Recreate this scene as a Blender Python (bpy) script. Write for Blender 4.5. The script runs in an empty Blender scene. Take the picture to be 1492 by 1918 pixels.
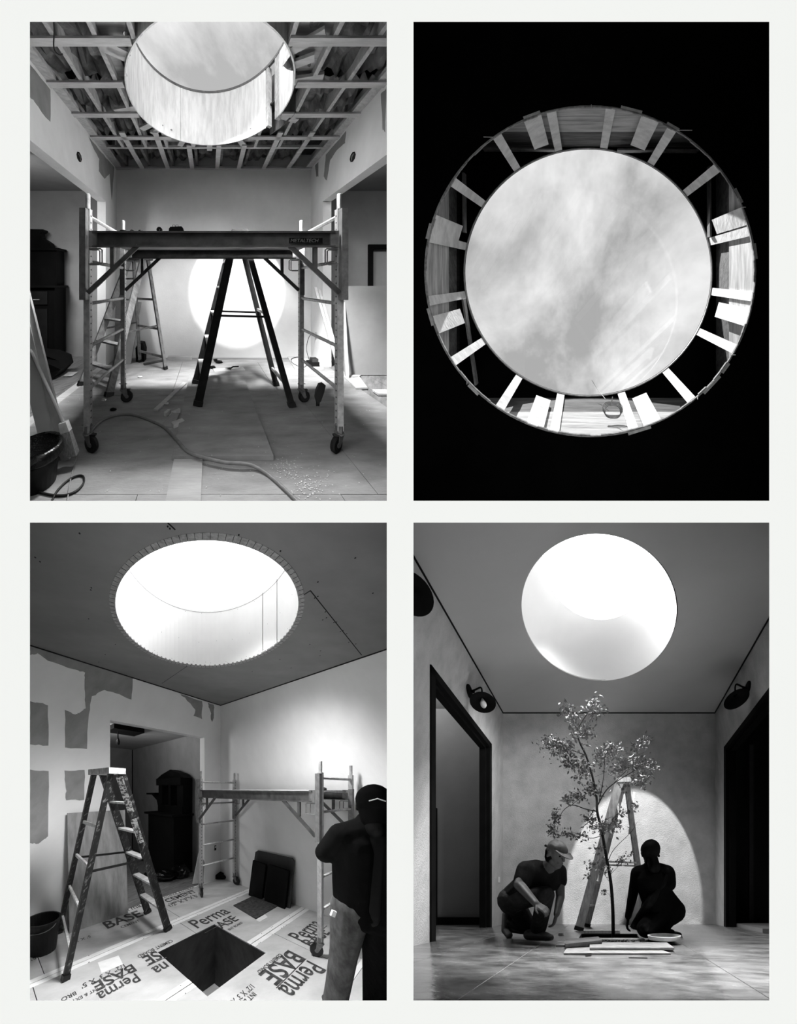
import bpy, bmesh, math, random
from mathutils import Vector, Matrix
from mathutils.geometry import tessellate_polygon
random.seed(7)
sc = bpy.context.scene
col = sc.collection
W_, H_ = 1492, 1918
FP = 560.0                      # focal length in pixels
# ------------------------------------------------------------------ camera
cam = bpy.data.cameras.new('camera'); camo = bpy.data.objects.new('camera', cam); col.objects.link(camo)
cam.sensor_fit = 'HORIZONTAL'; cam.sensor_width = 36; cam.lens = FP / W_ * 36
cam.clip_start = .01
camo.location = (0, 0, 0); camo.rotation_euler = (math.pi / 2, 0, 0)
sc.camera = camo
# ------------------------------------------------------------------ exposure
sc.view_settings.view_transform = 'Standard'; sc.view_settings.look = 'None'
sc.view_settings.gamma = 1; sc.view_settings.use_curve_mapping = False
sc.view_settings.exposure = 0
# ------------------------------------------------------------------ world: one cloudy sky all round
w = bpy.data.worlds.new('sky'); sc.world = w; w.use_nodes = True
nt = w.node_tree; nt.nodes.clear()
o_ = nt.nodes.new('ShaderNodeOutputWorld'); b_ = nt.nodes.new('ShaderNodeBackground')
tc = nt.nodes.new('ShaderNodeTexCoord'); mp = nt.nodes.new('ShaderNodeMapping')
mp.inputs['Location'].default_value = (1.3, 0.4, 2.2)
n1 = nt.nodes.new('ShaderNodeTexNoise'); n1.inputs['Scale'].default_value = 2.6; n1.inputs['Detail'].default_value = 9
n1.inputs['Roughness'].default_value = .6; n1.inputs['Distortion'].default_value = .35
r1 = nt.nodes.new('ShaderNodeValToRGB')
r1.color_ramp.elements[0].position = .40; r1.color_ramp.elements[0].color = (.50, .50, .50, 1)
r1.color_ramp.elements[1].position = .60; r1.color_ramp.elements[1].color = (1.1, 1.1, 1.1, 1)
nt.links.new(tc.outputs['Generated'], mp.inputs[0]); nt.links.new(mp.outputs[0], n1.inputs['Vector'])
nt.links.new(n1.outputs['Fac'], r1.inputs[0]); nt.links.new(r1.outputs[0], b_.inputs[0]); nt.links.new(b_.outputs[0], o_.inputs[0])
b_.inputs[1].default_value = 1.0

# ------------------------------------------------------------------ the four rooms, each with its own floor plan and eye height
class Room:
    def __init__(s, f, cu, cv, h, sx, sz):
        s.f, s.cu, s.cv, s.h = f, cu, cv, h
        s.g = f / FP; s.a = (cu - 746) / FP; s.b = (959 - cv) / FP; s.sx, s.sz = sx, sz
    def P(s, p):
        x, y, z = p; z -= s.h
        return Vector((s.g * x + s.a * y, y, s.g * z + s.b * y))
    def at(s, u, v, y):                 # point at a measured distance
        return ((u - s.cu) / s.f * y, y, s.h + (s.cv - v) / s.f * y)
    def fl(s, u, v, z=0.0):             # point on the floor (or a level)
        y = s.f * (s.h - z) / (v - s.cv)
        return ((u - s.cu) / s.f * y, y, z)
R1 = Room(450, 391, 533, 1.24, -1, 1)
R2 = Room(690, 1089, 516, 0.0, 1, 1)
R3 = Room(478, 390, 1478, 1.64, -1, -1)
R4 = Room(560, 1140, 1682, .394, 1, -1)
R = R1
# room 3 has its own plan axes: s along the left wall, t along the right wall, from the corner
dL = (.7362, .6768); dR = (-.6768, .7362); C3 = (.2271, 4.72)
def st(s, t, z=0.0): return (C3[0] - s * dL[0] - t * dR[0], C3[1] - s * dL[1] - t * dR[1], z)
def to_st(p):
    px, py = p[0] - C3[0], p[1] - C3[1]
    return (-(px * dL[0] + py * dL[1]), -(px * dR[0] + py * dR[1]), p[2])
def fl3(u, v, z=0.0): return to_st(R3.fl(u, v, z))
def wl3(u, v, t=0.0):
    k = (u - R3.cu) / R3.f; y = (C3[0] * dR[0] + C3[1] * dR[1] - t) / (k * dR[0] + dR[1])
    return to_st((k * y, y, R3.h + (R3.cv - v) / R3.f * y))
def wr3(u, v, s=0.0):
    k = (u - R3.cu) / R3.f; y = (C3[0] * dL[0] + C3[1] * dL[1] - s) / (k * dL[0] + dL[1])
    return to_st((k * y, y, R3.h + (R3.cv - v) / R3.f * y))

# ------------------------------------------------------------------ lights
def sun(direction, strength, angle=1.0):
    l = bpy.data.lights.new('sun', 'SUN'); l.energy = strength; l.angle = math.radians(angle)
    o = bpy.data.objects.new('sun', l); col.objects.link(o)
    o.rotation_euler = Vector(direction).to_track_quat('-Z', 'Y').to_euler(); return o
def spot(room, p, q, watts, deg, blend=.05, rad=.02, name='spot'):
    l = bpy.data.lights.new(name, 'SPOT'); l.energy = watts; l.spot_size = math.radians(deg)
    l.spot_blend = blend; l.shadow_soft_size = rad
    o = bpy.data.objects.new(name, l); col.objects.link(o)
    a, b = room.P(p), room.P(q); o.location = a
    o.rotation_euler = (b - a).to_track_quat('-Z', 'Y').to_euler(); return o
def hatch(room, p, tilt, watts, deg, blend=.6, rad=.22):
    """daylight leaving the foot of a shaft, kept below the slope of that ceiling"""
    o = spot(room, p, (p[0], p[1], 0), watts, deg, blend, rad, 'shaft_daylight')
    o.rotation_euler = Vector((0, -math.sin(math.radians(tilt)), -math.cos(math.radians(tilt)))).to_track_quat('-Z', 'Y').to_euler(); return o
def area(room, p, q, watts, sx, sy, name='daylight'):  # rectangular lamp added out of view as fill
    l = bpy.data.lights.new(name, 'AREA'); l.energy = watts; l.shape = 'RECTANGLE'; l.size = sx; l.size_y = sy
    o = bpy.data.objects.new(name, l); col.objects.link(o)
    a, b = room.P(p), room.P(q); o.location = a
    o.rotation_euler = (b - a).to_track_quat('-Z', 'Y').to_euler(); return o
def pool(room, p, c, hw, hh, watts, blend=.05, rad=.02, name='sun_pool'):
    """spot whose cone meets the back wall (a plane of constant depth) in an upright ellipse"""
    import numpy as np
    L, C = room.P(p), room.P(c); a, b_ = hw * room.g, hh * room.g; D = C.y - L.y
    r1 = np.array([D, L.x - C.x, 0]) / a; r2 = np.array([0, L.z - C.z, D]) / b_; r3 = np.array([0, 1, 0])
    Q = np.outer(r1, r1) + np.outer(r2, r2) - np.outer(r3, r3)
    wv, ev = np.linalg.eigh(Q); n = Vector(ev[:, 0]); n = n if n.y > 0 else -n
    t1, t2 = math.sqrt(-wv[0] / wv[1]), math.sqrt(-wv[0] / wv[2])      # tan of the half angles, large and small
    x = Vector(ev[:, 1]); z = -n; y = z.cross(x)
    l = bpy.data.lights.new(name, 'SPOT'); l.energy = watts; l.spot_size = 2 * math.atan(t1); l.spot_blend = blend; l.shadow_soft_size = rad
    o = bpy.data.objects.new(name, l); col.objects.link(o)
    m = Matrix((x, y, z)).transposed().to_4x4(); m.translation = L
    o.matrix_world = m @ Matrix.Diagonal((1, t2 / t1, 1, 1)); return o
sun((1, .16, 0), 3.88)                                             # sun lamp added to brighten the white board, grazing its front
def at_(r, u, v, y): return r.at(u, v, y)
spot(R1, (0.0, 1.95, 4.10), (.05, 2.35, 0), 980, 104, .8, .22, 'shaft_daylight')
pool(R1, (-.1, 2.0, 5.2), at_(R1, 410, 575, 4.07), 1.9, 1.15, 280, 1.0, .05, 'shaft_glow')   # daylight from the head of the shaft down into room 1
area(R1, (0.0, 1.9, 5.0), (.15, 3.3, 3.4), 22, 1.2, .8)            # lamp added above the opening to brighten the inside of the shaft
pool(R1, (-.35, 1.9, 5.3), at_(R1, 443, 548, 4.07), .83, .98, 450, .10) # low sun through the same shaft, a pool on the back wall
area(R1, (-3.0, 2.7, 2.6), (-2.9, 4.1, 1.2), 34, .8, .8)           # unseen lamp added to brighten the left side room
area(R1, (2.08, 2.85, 2.72), (2.5, 4.1, 1.0), 8, .3, .5)           # small lamp added behind the header to lighten the right side room
spot(R2, (-.9, 5.2, 2.6), (.25, 2.1, -.4), 9500, 30, .3, .03)      # sun from the upper left onto the lower right of the frame
hatch(R3, st(1.74, 1.54, 3.22), 18, 470, 124)  # daylight at the head of room 3's shaft
area(R3, st(2.6, -1.3, 2.2), st(.2, -1.2, 1.2), 30, .7, .7)        # out-of-view lamp added to lift the room beyond the doorway
hatch(R4, (-.09, 3.05, 3.22), 22, 820, 118)       # daylight at the head of room 4's shaft
pool(R4, (-.1, 3.1, 3.78), (.36, 4.51, .15), 1.06, 1.87, 3300, .025) # sun pool on room 4's back wall
area(R4, (-2.3, 3.7, 2.9), (-2.4, 4.4, 1.0), 26, .4, .4)            # added lamp, out of sight, brightening the room beyond the left frame

# ------------------------------------------------------------------ materials
def lin(v): return v / 12.92 if v <= .04045 else ((v + .055) / 1.055) ** 2.4
MATS = {}
def mt(name, v, var=.06, scale=4.0, rough=.85, bump=0.0, stretch=(1, 1, 1), metal=0.0, spec=.3, tint=None, bscale=None, thr=None, v2=None):
    if name in MATS: return MATS[name]
    m = bpy.data.materials.new(name); m.use_nodes = True; n = m.node_tree; p = n.nodes['Principled BSDF']
    p.inputs['Roughness'].default_value = rough; p.inputs['Metallic'].default_value = metal
    p.inputs['Specular IOR Level'].default_value = spec
    t = n.nodes.new('ShaderNodeTexCoord'); mm = n.nodes.new('ShaderNodeMapping'); mm.inputs['Scale'].default_value = stretch
    q = n.nodes.new('ShaderNodeTexNoise'); q.inputs['Scale'].default_value = scale; q.inputs['Detail'].default_value = 6
    q.inputs['Roughness'].default_value = .6
    r = n.nodes.new('ShaderNodeValToRGB'); e = r.color_ramp.elements
    lo, hi = lin(max(0, v - var)), lin(min(1, v + var))
    e[0].position, e[1].position = thr or (.3, .7)
    if v2 is not None: lo, hi = lin(v), lin(v2)
    tt = tint or (1, 1, 1)
    e[0].color = (lo * tt[0], lo * tt[1], lo * tt[2], 1); e[1].color = (hi * tt[0], hi * tt[1], hi * tt[2], 1)
    n.links.new(t.outputs['Object'], mm.inputs[0]); n.links.new(mm.outputs[0], q.inputs['Vector'])
    n.links.new(q.outputs['Fac'], r.inputs[0]); n.links.new(r.outputs[0], p.inputs['Base Color'])
    if bump:
        k = n.nodes.new('ShaderNodeTexNoise'); k.inputs['Scale'].default_value = bscale or scale * 3; k.inputs['Detail'].default_value = 5
        n.links.new(mm.outputs[0], k.inputs['Vector'])
        bb = n.nodes.new('ShaderNodeBump'); bb.inputs['Strength'].default_value = min(1, bump); bb.inputs['Distance'].default_value = .01 * max(1, bump)
        n.links.new(k.outputs['Fac'], bb.inputs['Height']); n.links.new(bb.outputs[0], p.inputs['Normal'])
    MATS[name] = m; return m
def emi(name, v, strength=1.0):
    m = bpy.data.materials.new(name); m.use_nodes = True; n = m.node_tree; n.nodes.clear()
    o = n.nodes.new('ShaderNodeOutputMaterial'); e = n.nodes.new('ShaderNodeEmission')
    e.inputs[0].default_value = (v, v, v, 1); e.inputs[1].default_value = strength
    n.links.new(e.outputs[0], o.inputs[0]); return m
def glassm(name, ior=1.5, tr=.97):
    m = bpy.data.materials.new(name); m.use_nodes = True; n = m.node_tree; n.nodes.clear()
    o = n.nodes.new('ShaderNodeOutputMaterial'); t = n.nodes.new('ShaderNodeBsdfTransparent'); g = n.nodes.new('ShaderNodeBsdfGlossy')
    t.inputs[0].default_value = (tr, tr, tr, 1); g.inputs['Roughness'].default_value = .01
    lw = n.nodes.new('ShaderNodeLayerWeight'); pw = n.nodes.new('ShaderNodeMath'); pw.operation = 'POWER'; pw.inputs[1].default_value = 4
    f = n.nodes.new('ShaderNodeMath'); f.operation = 'MULTIPLY_ADD'; f.inputs[1].default_value = .9; f.inputs[2].default_value = .05
    n.links.new(lw.outputs['Facing'], pw.inputs[0]); n.links.new(pw.outputs[0], f.inputs[0]); x = n.nodes.new('ShaderNodeMixShader')
    n.links.new(f.outputs[0], x.inputs[0]); n.links.new(t.outputs[0], x.inputs[1]); n.links.new(g.outputs[0], x.inputs[2])
    n.links.new(x.outputs[0], o.inputs[0]); return m

# ------------------------------------------------------------------ mesh helper
def V(p): return Vector(p)
class MB:
    def __init__(s, fr=None): s.v = []; s.f = []; s.fr = fr or (lambda p: p)
    def add(s, vs, fs):
        k = len(s.v); s.v += [tuple(s.fr(tuple(p))) for p in vs]; s.f += [tuple(i + k for i in f) for f in fs]; return s
    def box(s, x0, x1, y0, y1, z0, z1):
        return s.add([(x0, y0, z0), (x1, y0, z0), (x1, y1, z0), (x0, y1, z0), (x0, y0, z1), (x1, y0, z1), (x1, y1, z1), (x0, y1, z1)],
                     [(0, 3, 2, 1), (4, 5, 6, 7), (0, 1, 5, 4), (1, 2, 6, 5), (2, 3, 7, 6), (3, 0, 4, 7)])
    def beam(s, p, q, w, t, up=(0, 0, 1), w2=None, t2=None, ch=0):      # w across, t along 'up'
        p, q = V(p), V(q); d = (q - p).normalized(); u = V(up)
        sd = d.cross(u)
        if sd.length < 1e-4: sd = d.cross(V((0, 1, 0)))
        sd.normalize(); u = sd.cross(d).normalized()
        w2 = w2 or w; t2 = t2 or t; vs = []
        for c, ww, tt in ((p, w, t), (q, w2, t2)):
            for a, b in ((-1, -1), (1, -1), (1, 1), (-1, 1)): vs.append(c + sd * a * ww / 2 + u * b * tt / 2)
        return s.add(vs, [(3, 2, 1, 0), (4, 5, 6, 7), (0, 1, 5, 4), (1, 2, 6, 5), (2, 3, 7, 6), (3, 0, 4, 7)])
    def tube(s, pts, r, n=8, closed=False):
        pts = [V(p) for p in pts]; N = len(pts); rs = r if isinstance(r, (list, tuple)) else [r] * N
        vs = []; ref = None
        for i, p in enumerate(pts):
            a = pts[i - 1] if (i > 0 or closed) else p; b = pts[(i + 1) % N] if (i < N - 1 or closed) else p
            d = (b - a).normalized()
            if ref is None: ref = d.orthogonal().normalized()
            ref = (ref - d * ref.dot(d)).normalized(); sd = d.cross(ref)
            for k in range(n):
                an = 2 * math.pi * k / n; vs.append(p + (ref * math.cos(an) + sd * math.sin(an)) * rs[i])
        fs = []
        for i in range(N if closed else N - 1):
            j = (i + 1) % N
            for k in range(n): fs.append((i * n + k, i * n + (k + 1) % n, j * n + (k + 1) % n, j * n + k))
        if not closed: fs += [tuple(range(n))[::-1], tuple((N - 1) * n + k for k in range(n))]
        return s.add(vs, fs)
    def lathe(s, c, ax, prof, n=20, cap=True):                          # prof: (radius, height along ax)
        ax = V(ax).normalized(); e = ax.orthogonal().normalized(); g = ax.cross(e); c = V(c); vs = []
        for r, h in prof:
            for k in range(n):
                an = 2 * math.pi * k / n; vs.append(c + ax * h + (e * math.cos(an) + g * math.sin(an)) * max(r, 1e-4))
        fs = []
        for i in range(len(prof) - 1):
            for k in range(n): fs.append((i * n + k, i * n + (k + 1) % n, (i + 1) * n + (k + 1) % n, (i + 1) * n + k))
        if cap: fs += [tuple(range(n))[::-1], tuple((len(prof) - 1) * n + k for k in range(n))]
        return s.add(vs, fs)
    def prism(s, poly, off):                                            # polygon of 3D points pushed by a vector
        poly = [V(p) for p in poly]; off = V(off); n = len(poly)
        tri = tessellate_polygon([poly])
        vs = poly + [p + off for p in poly]
        fs = [tuple(t) for t in tri] + [tuple(i + n for i in t[::-1]) for t in tri] + [(i, (i + 1) % n, (i + 1) % n + n, i + n) for i in range(n)]
        return s.add(vs, fs)
    def ball(s, c, r, n=12, m=8, jit=0):
        if not isinstance(r, (tuple, list)): r = (r, r, r)
        vs = []; fs = []
        for i in range(m + 1):
            th = math.pi * i / m
            for k in range(n):
                ph = 2 * math.pi * k / n; j = 1 + random.uniform(-jit, jit)
                vs.append((c[0] + r[0] * math.sin(th) * math.cos(ph) * j, c[1] + r[1] * math.sin(th) * math.sin(ph) * j, c[2] + r[2] * math.cos(th) * j))
        for i in range(m):
            for k in range(n): fs.append((i * n + k, (i + 1) * n + k, (i + 1) * n + (k + 1) % n, i * n + (k + 1) % n))
        return s.add(vs, fs)
    def caps(s, p, q, r1, r2, n=12):                                    # tapered capsule
        p, q = V(p), V(q); d = (q - p); L = d.length; d.normalize(); prof = []
        for i in range(5): a = math.pi / 2 * i / 4; prof.append((r1 * math.sin(a) + 1e-4, -r1 * math.cos(a)))
        for i in range(5): a = math.pi / 2 * i / 4; prof.append((r2 * math.cos(a) + 1e-4, L + r2 * math.sin(a)))
        return s.lathe(p, d, prof, n)
    def holeplate(s, f, rect, c, r, n=64, thick=0.01, tdir=1):          # plate with a round hole; f maps (a, b, h) to 3D
        a0, a1, b0, b1 = rect; angs = [2 * math.pi * k / n for k in range(n)]
        angs += [math.atan2(b - c[1], a - c[0]) % (2 * math.pi) for a in (a0, a1) for b in (b0, b1)]; angs = sorted(angs)
        N = len(angs); vs = []
        for h in (0, thick):
            for an in angs: vs.append(f(c[0] + r * math.cos(an), c[1] + r * math.sin(an), h))
            for an in angs:
                dx, dy = math.cos(an), math.sin(an); ts = []
                if dx > 1e-9: ts.append((a1 - c[0]) / dx)
                if dx < -1e-9: ts.append((a0 - c[0]) / dx)
                if dy > 1e-9: ts.append((b1 - c[1]) / dy)
                if dy < -1e-9: ts.append((b0 - c[1]) / dy)
                k = min(ts); vs.append(f(c[0] + dx * k, c[1] + dy * k, h))
        fs = []
        for i in range(N):
            j = (i + 1) % N
            fs += [(i, j, N + j, N + i), (2 * N + j, 2 * N + i, 3 * N + i, 3 * N + j), (j, i, 2 * N + i, 2 * N + j), (N + i, N + j, 3 * N + j, 3 * N + i)]
        return s.add(vs, fs)
    def build(s, name, m, parent=None, smooth=False, clip=False, mods=None, raw=None):
        if mods:
            me = bpy.data.meshes.new(name); me.from_pydata([tuple(p) for p in s.v], [], s.f); me.update()
            t = bpy.data.objects.new(name, me); col.objects.link(t); mods(t)
            dg = bpy.context.evaluated_depsgraph_get(); dg.update(); ev = t.evaluated_get(dg); em = ev.to_mesh()
            s.v = [tuple(q.co) for q in em.vertices]; s.f = [tuple(q.vertices) for q in em.polygons]
            ev.to_mesh_clear(); bpy.data.objects.remove(t); bpy.data.meshes.remove(me)
        wv = [R.P(p) for p in s.v] if raw is None else [Vector(p) for p in s.v]
        me = bpy.data.meshes.new(name); me.from_pydata([tuple(p) for p in wv], [], s.f)
        bm = bmesh.new(); bm.from_mesh(me)
        if clip:
            def cut(co, no):
                bmesh.ops.bisect_plane(bm, geom=bm.verts[:] + bm.edges[:] + bm.faces[:], plane_co=co, plane_no=no, clear_outer=True, dist=1e-6)
            cut((.004 * R.sx, 0, 0), (-R.sx, 0, 0)); cut((0, 0, .004 * R.sz), (0, 0, -R.sz)); cut((0, 1.105, 0), (0, -1, 0))
        bmesh.ops.recalc_face_normals(bm, faces=bm.faces[:])
        if not bm.verts: bm.free(); return None
        if parent is not None: org = WL[parent]
        else:
            xs = [q.co.x for q in bm.verts]; ys = [q.co.y for q in bm.verts]; zs = [q.co.z for q in bm.verts]
            org = Vector(((min(xs) + max(xs)) / 2, (min(ys) + max(ys)) / 2, min(zs)))
        for q in bm.verts: q.co -= org
        bm.to_mesh(me); bm.free()
        if smooth:
            me.polygons.foreach_set('use_smooth', [True] * len(me.polygons))
        me.materials.append(m)
        o = bpy.data.objects.new(name, me); col.objects.link(o)
        if parent is not None: o.parent = parent
        else: o.location = org
        WL[o] = org.copy(); return o
WL = {}
def tag(o, label=None, cat=None, group=None, kind=None):
    if o is None: return o
    if label: o['label'] = label
    if cat: o['category'] = cat
    if group: o['group'] = group
    if kind: o['kind'] = kind
    return o
def thing(name, p, label, cat, group=None, kind=None):
    o = bpy.data.objects.new(name, None); o.empty_display_size = .05; col.objects.link(o)
    o.location = R.P(p); WL[o] = o.location.copy(); tag(o, label, cat, group, kind); return o
def text(body, size, f, name, m, parent, th=0.0008, shx=0.0, bold=0.0):   # f maps (x, y, h) to local 3D
    cu = bpy.data.curves.new(name, 'FONT'); cu.body = body; cu.size = size; cu.offset = bold; cu.shear = shx; cu.resolution_u = 2
    t = bpy.data.objects.new(name, cu); col.objects.link(t)
    dg = bpy.context.evaluated_depsgraph_get(); dg.update(); em = t.evaluated_get(dg).to_mesh()
    b = MB(); b.add([f(q.co.x, q.co.y, th) for q in em.vertices], [tuple(q.vertices) for q in em.polygons])
    t.evaluated_get(dg).to_mesh_clear(); bpy.data.objects.remove(t)
    return b.build(name, m, parent)
def bez(pts, n=8):                                                        # Catmull-Rom through points
    pts = [V(p) for p in pts]; P = [pts[0] * 2 - pts[1]] + pts + [pts[-1] * 2 - pts[-2]]; out = []
    for i in range(1, len(P) - 2):
        for k in range(n):
            t = k / n; a, b, c, d = P[i - 1], P[i], P[i + 1], P[i + 2]
            out.append(.5 * ((2 * b) + (c - a) * t + (2 * a - 5 * b + 4 * c - d) * t * t + (3 * b - a - 3 * c + d) * t ** 3))
    out.append(pts[-1]); return out

def rough(poly, amp=1.3, n=4):                                          # ragged outline, as trowelled compound leaves it
    out = []; rr = random.Random(len(poly))
    for i, p in enumerate(poly):
        q = poly[(i + 1) % len(poly)]
        for k in range(n):
            t = k / n; j = amp if k else 0
            out.append((p[0] + (q[0] - p[0]) * t + rr.uniform(-j, j), p[1] + (q[1] - p[1]) * t + rr.uniform(-j, j)))
    return out
M_wall = mt('white_plaster', .88, .03, 2.5, .9, .15, bscale=60)
M_joint = mt('bare_drywall', .52, .04, 6, .9)
M_smear = mt('joint_compound', .70, .05, 6, .9)
M_ply = mt('plywood', .60, .08, 3, .8, .1, stretch=(1, 8, 1))
M_plyx = mt('plywood_light', .72, .06, 5, .8, .1, stretch=(8, 8, 1))
M_lum = mt('pine_lumber', .71, .06, 6, .8, .2, stretch=(1, 5, 1))
M_lumz = mt('pine_stud', .66, .08, 5, .8, .2, stretch=(6, 1, 6))
M_dark = mt('dark_cavity', .16, .08, 5, .95, .5)
M_blk = mt('black_paint', .035, .02, 5, .7, spec=.08)
M_crate = mt('black_board', .02, .01, 5, 1.0, spec=0)
M_steel = mt('galvanised_steel', .66, .07, 30, .45, .1, metal=.3, thr=(.35, .65))
M_steeld = mt('dirty_steel', .42, .07, 25, .5, .1, metal=.3)
M_rail = mt('painted_rail', .24, .08, 12, .5, .05)
M_rub = mt('black_rubber', .06, .03, 10, .6)
M_hole = mt('dark_hole', .02, .01, 5, 1)
M_lad = mt('black_fibreglass', .07, .05, 18, .5, thr=(.45, .72))
M_wood = mt('old_wood', .40, .12, 9, .8, .2, stretch=(1, 1, 1))
M_step = mt('bare_step', .72, .1, 20, .6)
# ================================================================== the white board with four openings, and the light-blocking partitions added behind it
M_page = mt('off_white_board', .972, .002, 3, .95, spec=0, tint=(.985, 1, .972))
YB = 1.1
def pg(u, v, y=YB): return ((u - 746) / FP * y, y, (959 - v) / FP * y)
op = {'a': (56, 724, 41, 938), 'b': (774, 1440, 41, 938), 'c': (56, 724, 979, 1874), 'd': (774, 1440, 979, 1874)}
b = MB()
us = [-900, 56, 724, 774, 1440, 2400]; vs_ = [-900, 41, 938, 979, 1874, 2800]
for i in range(5):
    for j in range(5):
        if i in (1, 3) and j in (1, 3): continue
        u0, u1, v0, v1 = us[i], us[i + 1], vs_[j], vs_[j + 1]
        b.add([pg(u0, v0), pg(u1, v0), pg(u1, v1), pg(u0, v1)], [(0, 1, 2, 3)])
for (u0, u1, v0, v1) in op.values():                              # bevelled reveals, opening towards the back
    f = [pg(u0, v0), pg(u1, v0), pg(u1, v1), pg(u0, v1)]
    k = [(f[i][0] + sx * .012, YB + .003, f[i][2] + sz * .012) for i, (sx, sz) in enumerate(((-1, 1), (1, 1), (1, -1), (-1, -1)))]
    b.add(f + k, [(0, 1, 5, 4), (1, 2, 6, 5), (2, 3, 7, 6), (3, 0, 4, 7)])
tag(b.build('wall_front', M_page, raw=1), 'off-white front wall with four tall rectangular openings', 'wall', kind='structure')
b = MB(); b.box(-.003, .003, YB + .004, 7, -9, 9)  # unseen divider added to keep light from crossing sideways
tag(b.build('light_baffle_1', M_crate, raw=1), 'added light-blocking black upright partition between the left and right rooms', 'partition', kind='structure')
b = MB(); b.box(-9, 9, YB + .004, 7, -.003, .003)
tag(b.build('light_baffle_2', M_crate, raw=1), 'added light-blocking black level partition between the upper and lower rooms', 'partition', kind='structure')
def side(pts, name, label):  # unseen black panel added to keep outside light away
    b = MB(); b.add(pts, [(0, 1, 2, 3)]); tag(b.build(name, M_crate, raw=1), label, 'partition', kind='structure')
k0 = (746 + 145) / FP
side([(-k0 * YB, YB, -6), (-k0 * 7, 7, -9), (-k0 * 7, 7, 9), (-k0 * YB, YB, 6)], 'light_baffle_3', 'black outer light-blocking panel added at the far left')
side([(k0 * YB, YB, -6), (k0 * 7, 7, -9), (k0 * 7, 7, 9), (k0 * YB, YB, 6)], 'light_baffle_4', 'black outer light-blocking panel added at the far right')
side([(-12, 7, 0), (12, 7, 0), (12, 7, -14), (-12, 7, -14)], 'light_baffle_5', 'black panel added to shut out light behind the two lower rooms')
k1 = (959 + 145) / FP
side([(-12, YB, -k1 * YB), (12, YB, -k1 * YB), (12, 7, -k1 * 7), (-12, 7, -k1 * 7)], 'light_baffle_6', 'black panel added to keep light out beneath the two lower rooms')

def wallboard(name, pts, off, m, label):
    return tag(MB().prism(pts, off).build(name, m, clip=True), label, 'wall', kind='structure')

# generic pieces --------------------------------------------------
def caster(root, fr, p, turn=0.0, r=.062):
    f2 = lambda q: fr(q)
    x, y, z = p; c = math.cos(turn); s_ = math.sin(turn)
    ax = (-s_, c, 0); wc = (x + c * .035, y + s_ * .035, r)
    w_ = MB(f2).lathe((wc[0] - ax[0] * .016, wc[1] - ax[1] * .016, r), ax, [(r * .8, 0), (r, .006), (r, .026), (r * .8, .032)], 20).build('caster_wheel', M_rub, root, smooth=False)
    MB(f2).lathe((wc[0] - ax[0] * .019, wc[1] - ax[1] * .019, r), ax, [(.018, 0), (.018, .038)], 10).build('hub', M_steeld, w_)
    b = MB(f2)
    for sg in (-1, 1):
        o = .022 * sg
        b.prism([(x - c * .03 + ax[0] * o, y - s_ * .03 + ax[1] * o, .135), (x + c * .035 + ax[0] * o, y + s_ * .035 + ax[1] * o, .135),
                 (wc[0] + c * .012 + ax[0] * o, wc[1] + s_ * .012 + ax[1] * o, r - .012), (wc[0] - c * .012 + ax[0] * o, wc[1] - s_ * .012 + ax[1] * o, r - .012)], (ax[0] * .003, ax[1] * .003, 0))
    b.lathe((x, y, .13), (0, 0, 1), [(.036, 0), (.036, .008), (.02, .012), (.02, .05)], 14)
    b.build('fork', M_steeld, w_)
    MB(f2).box(x + c * .04 - .02, x + c * .04 + .03, y + s_ * .04 - .012, y + s_ * .04 + .012, .125, .137).build('brake_pedal', M_rub, w_)
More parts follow.
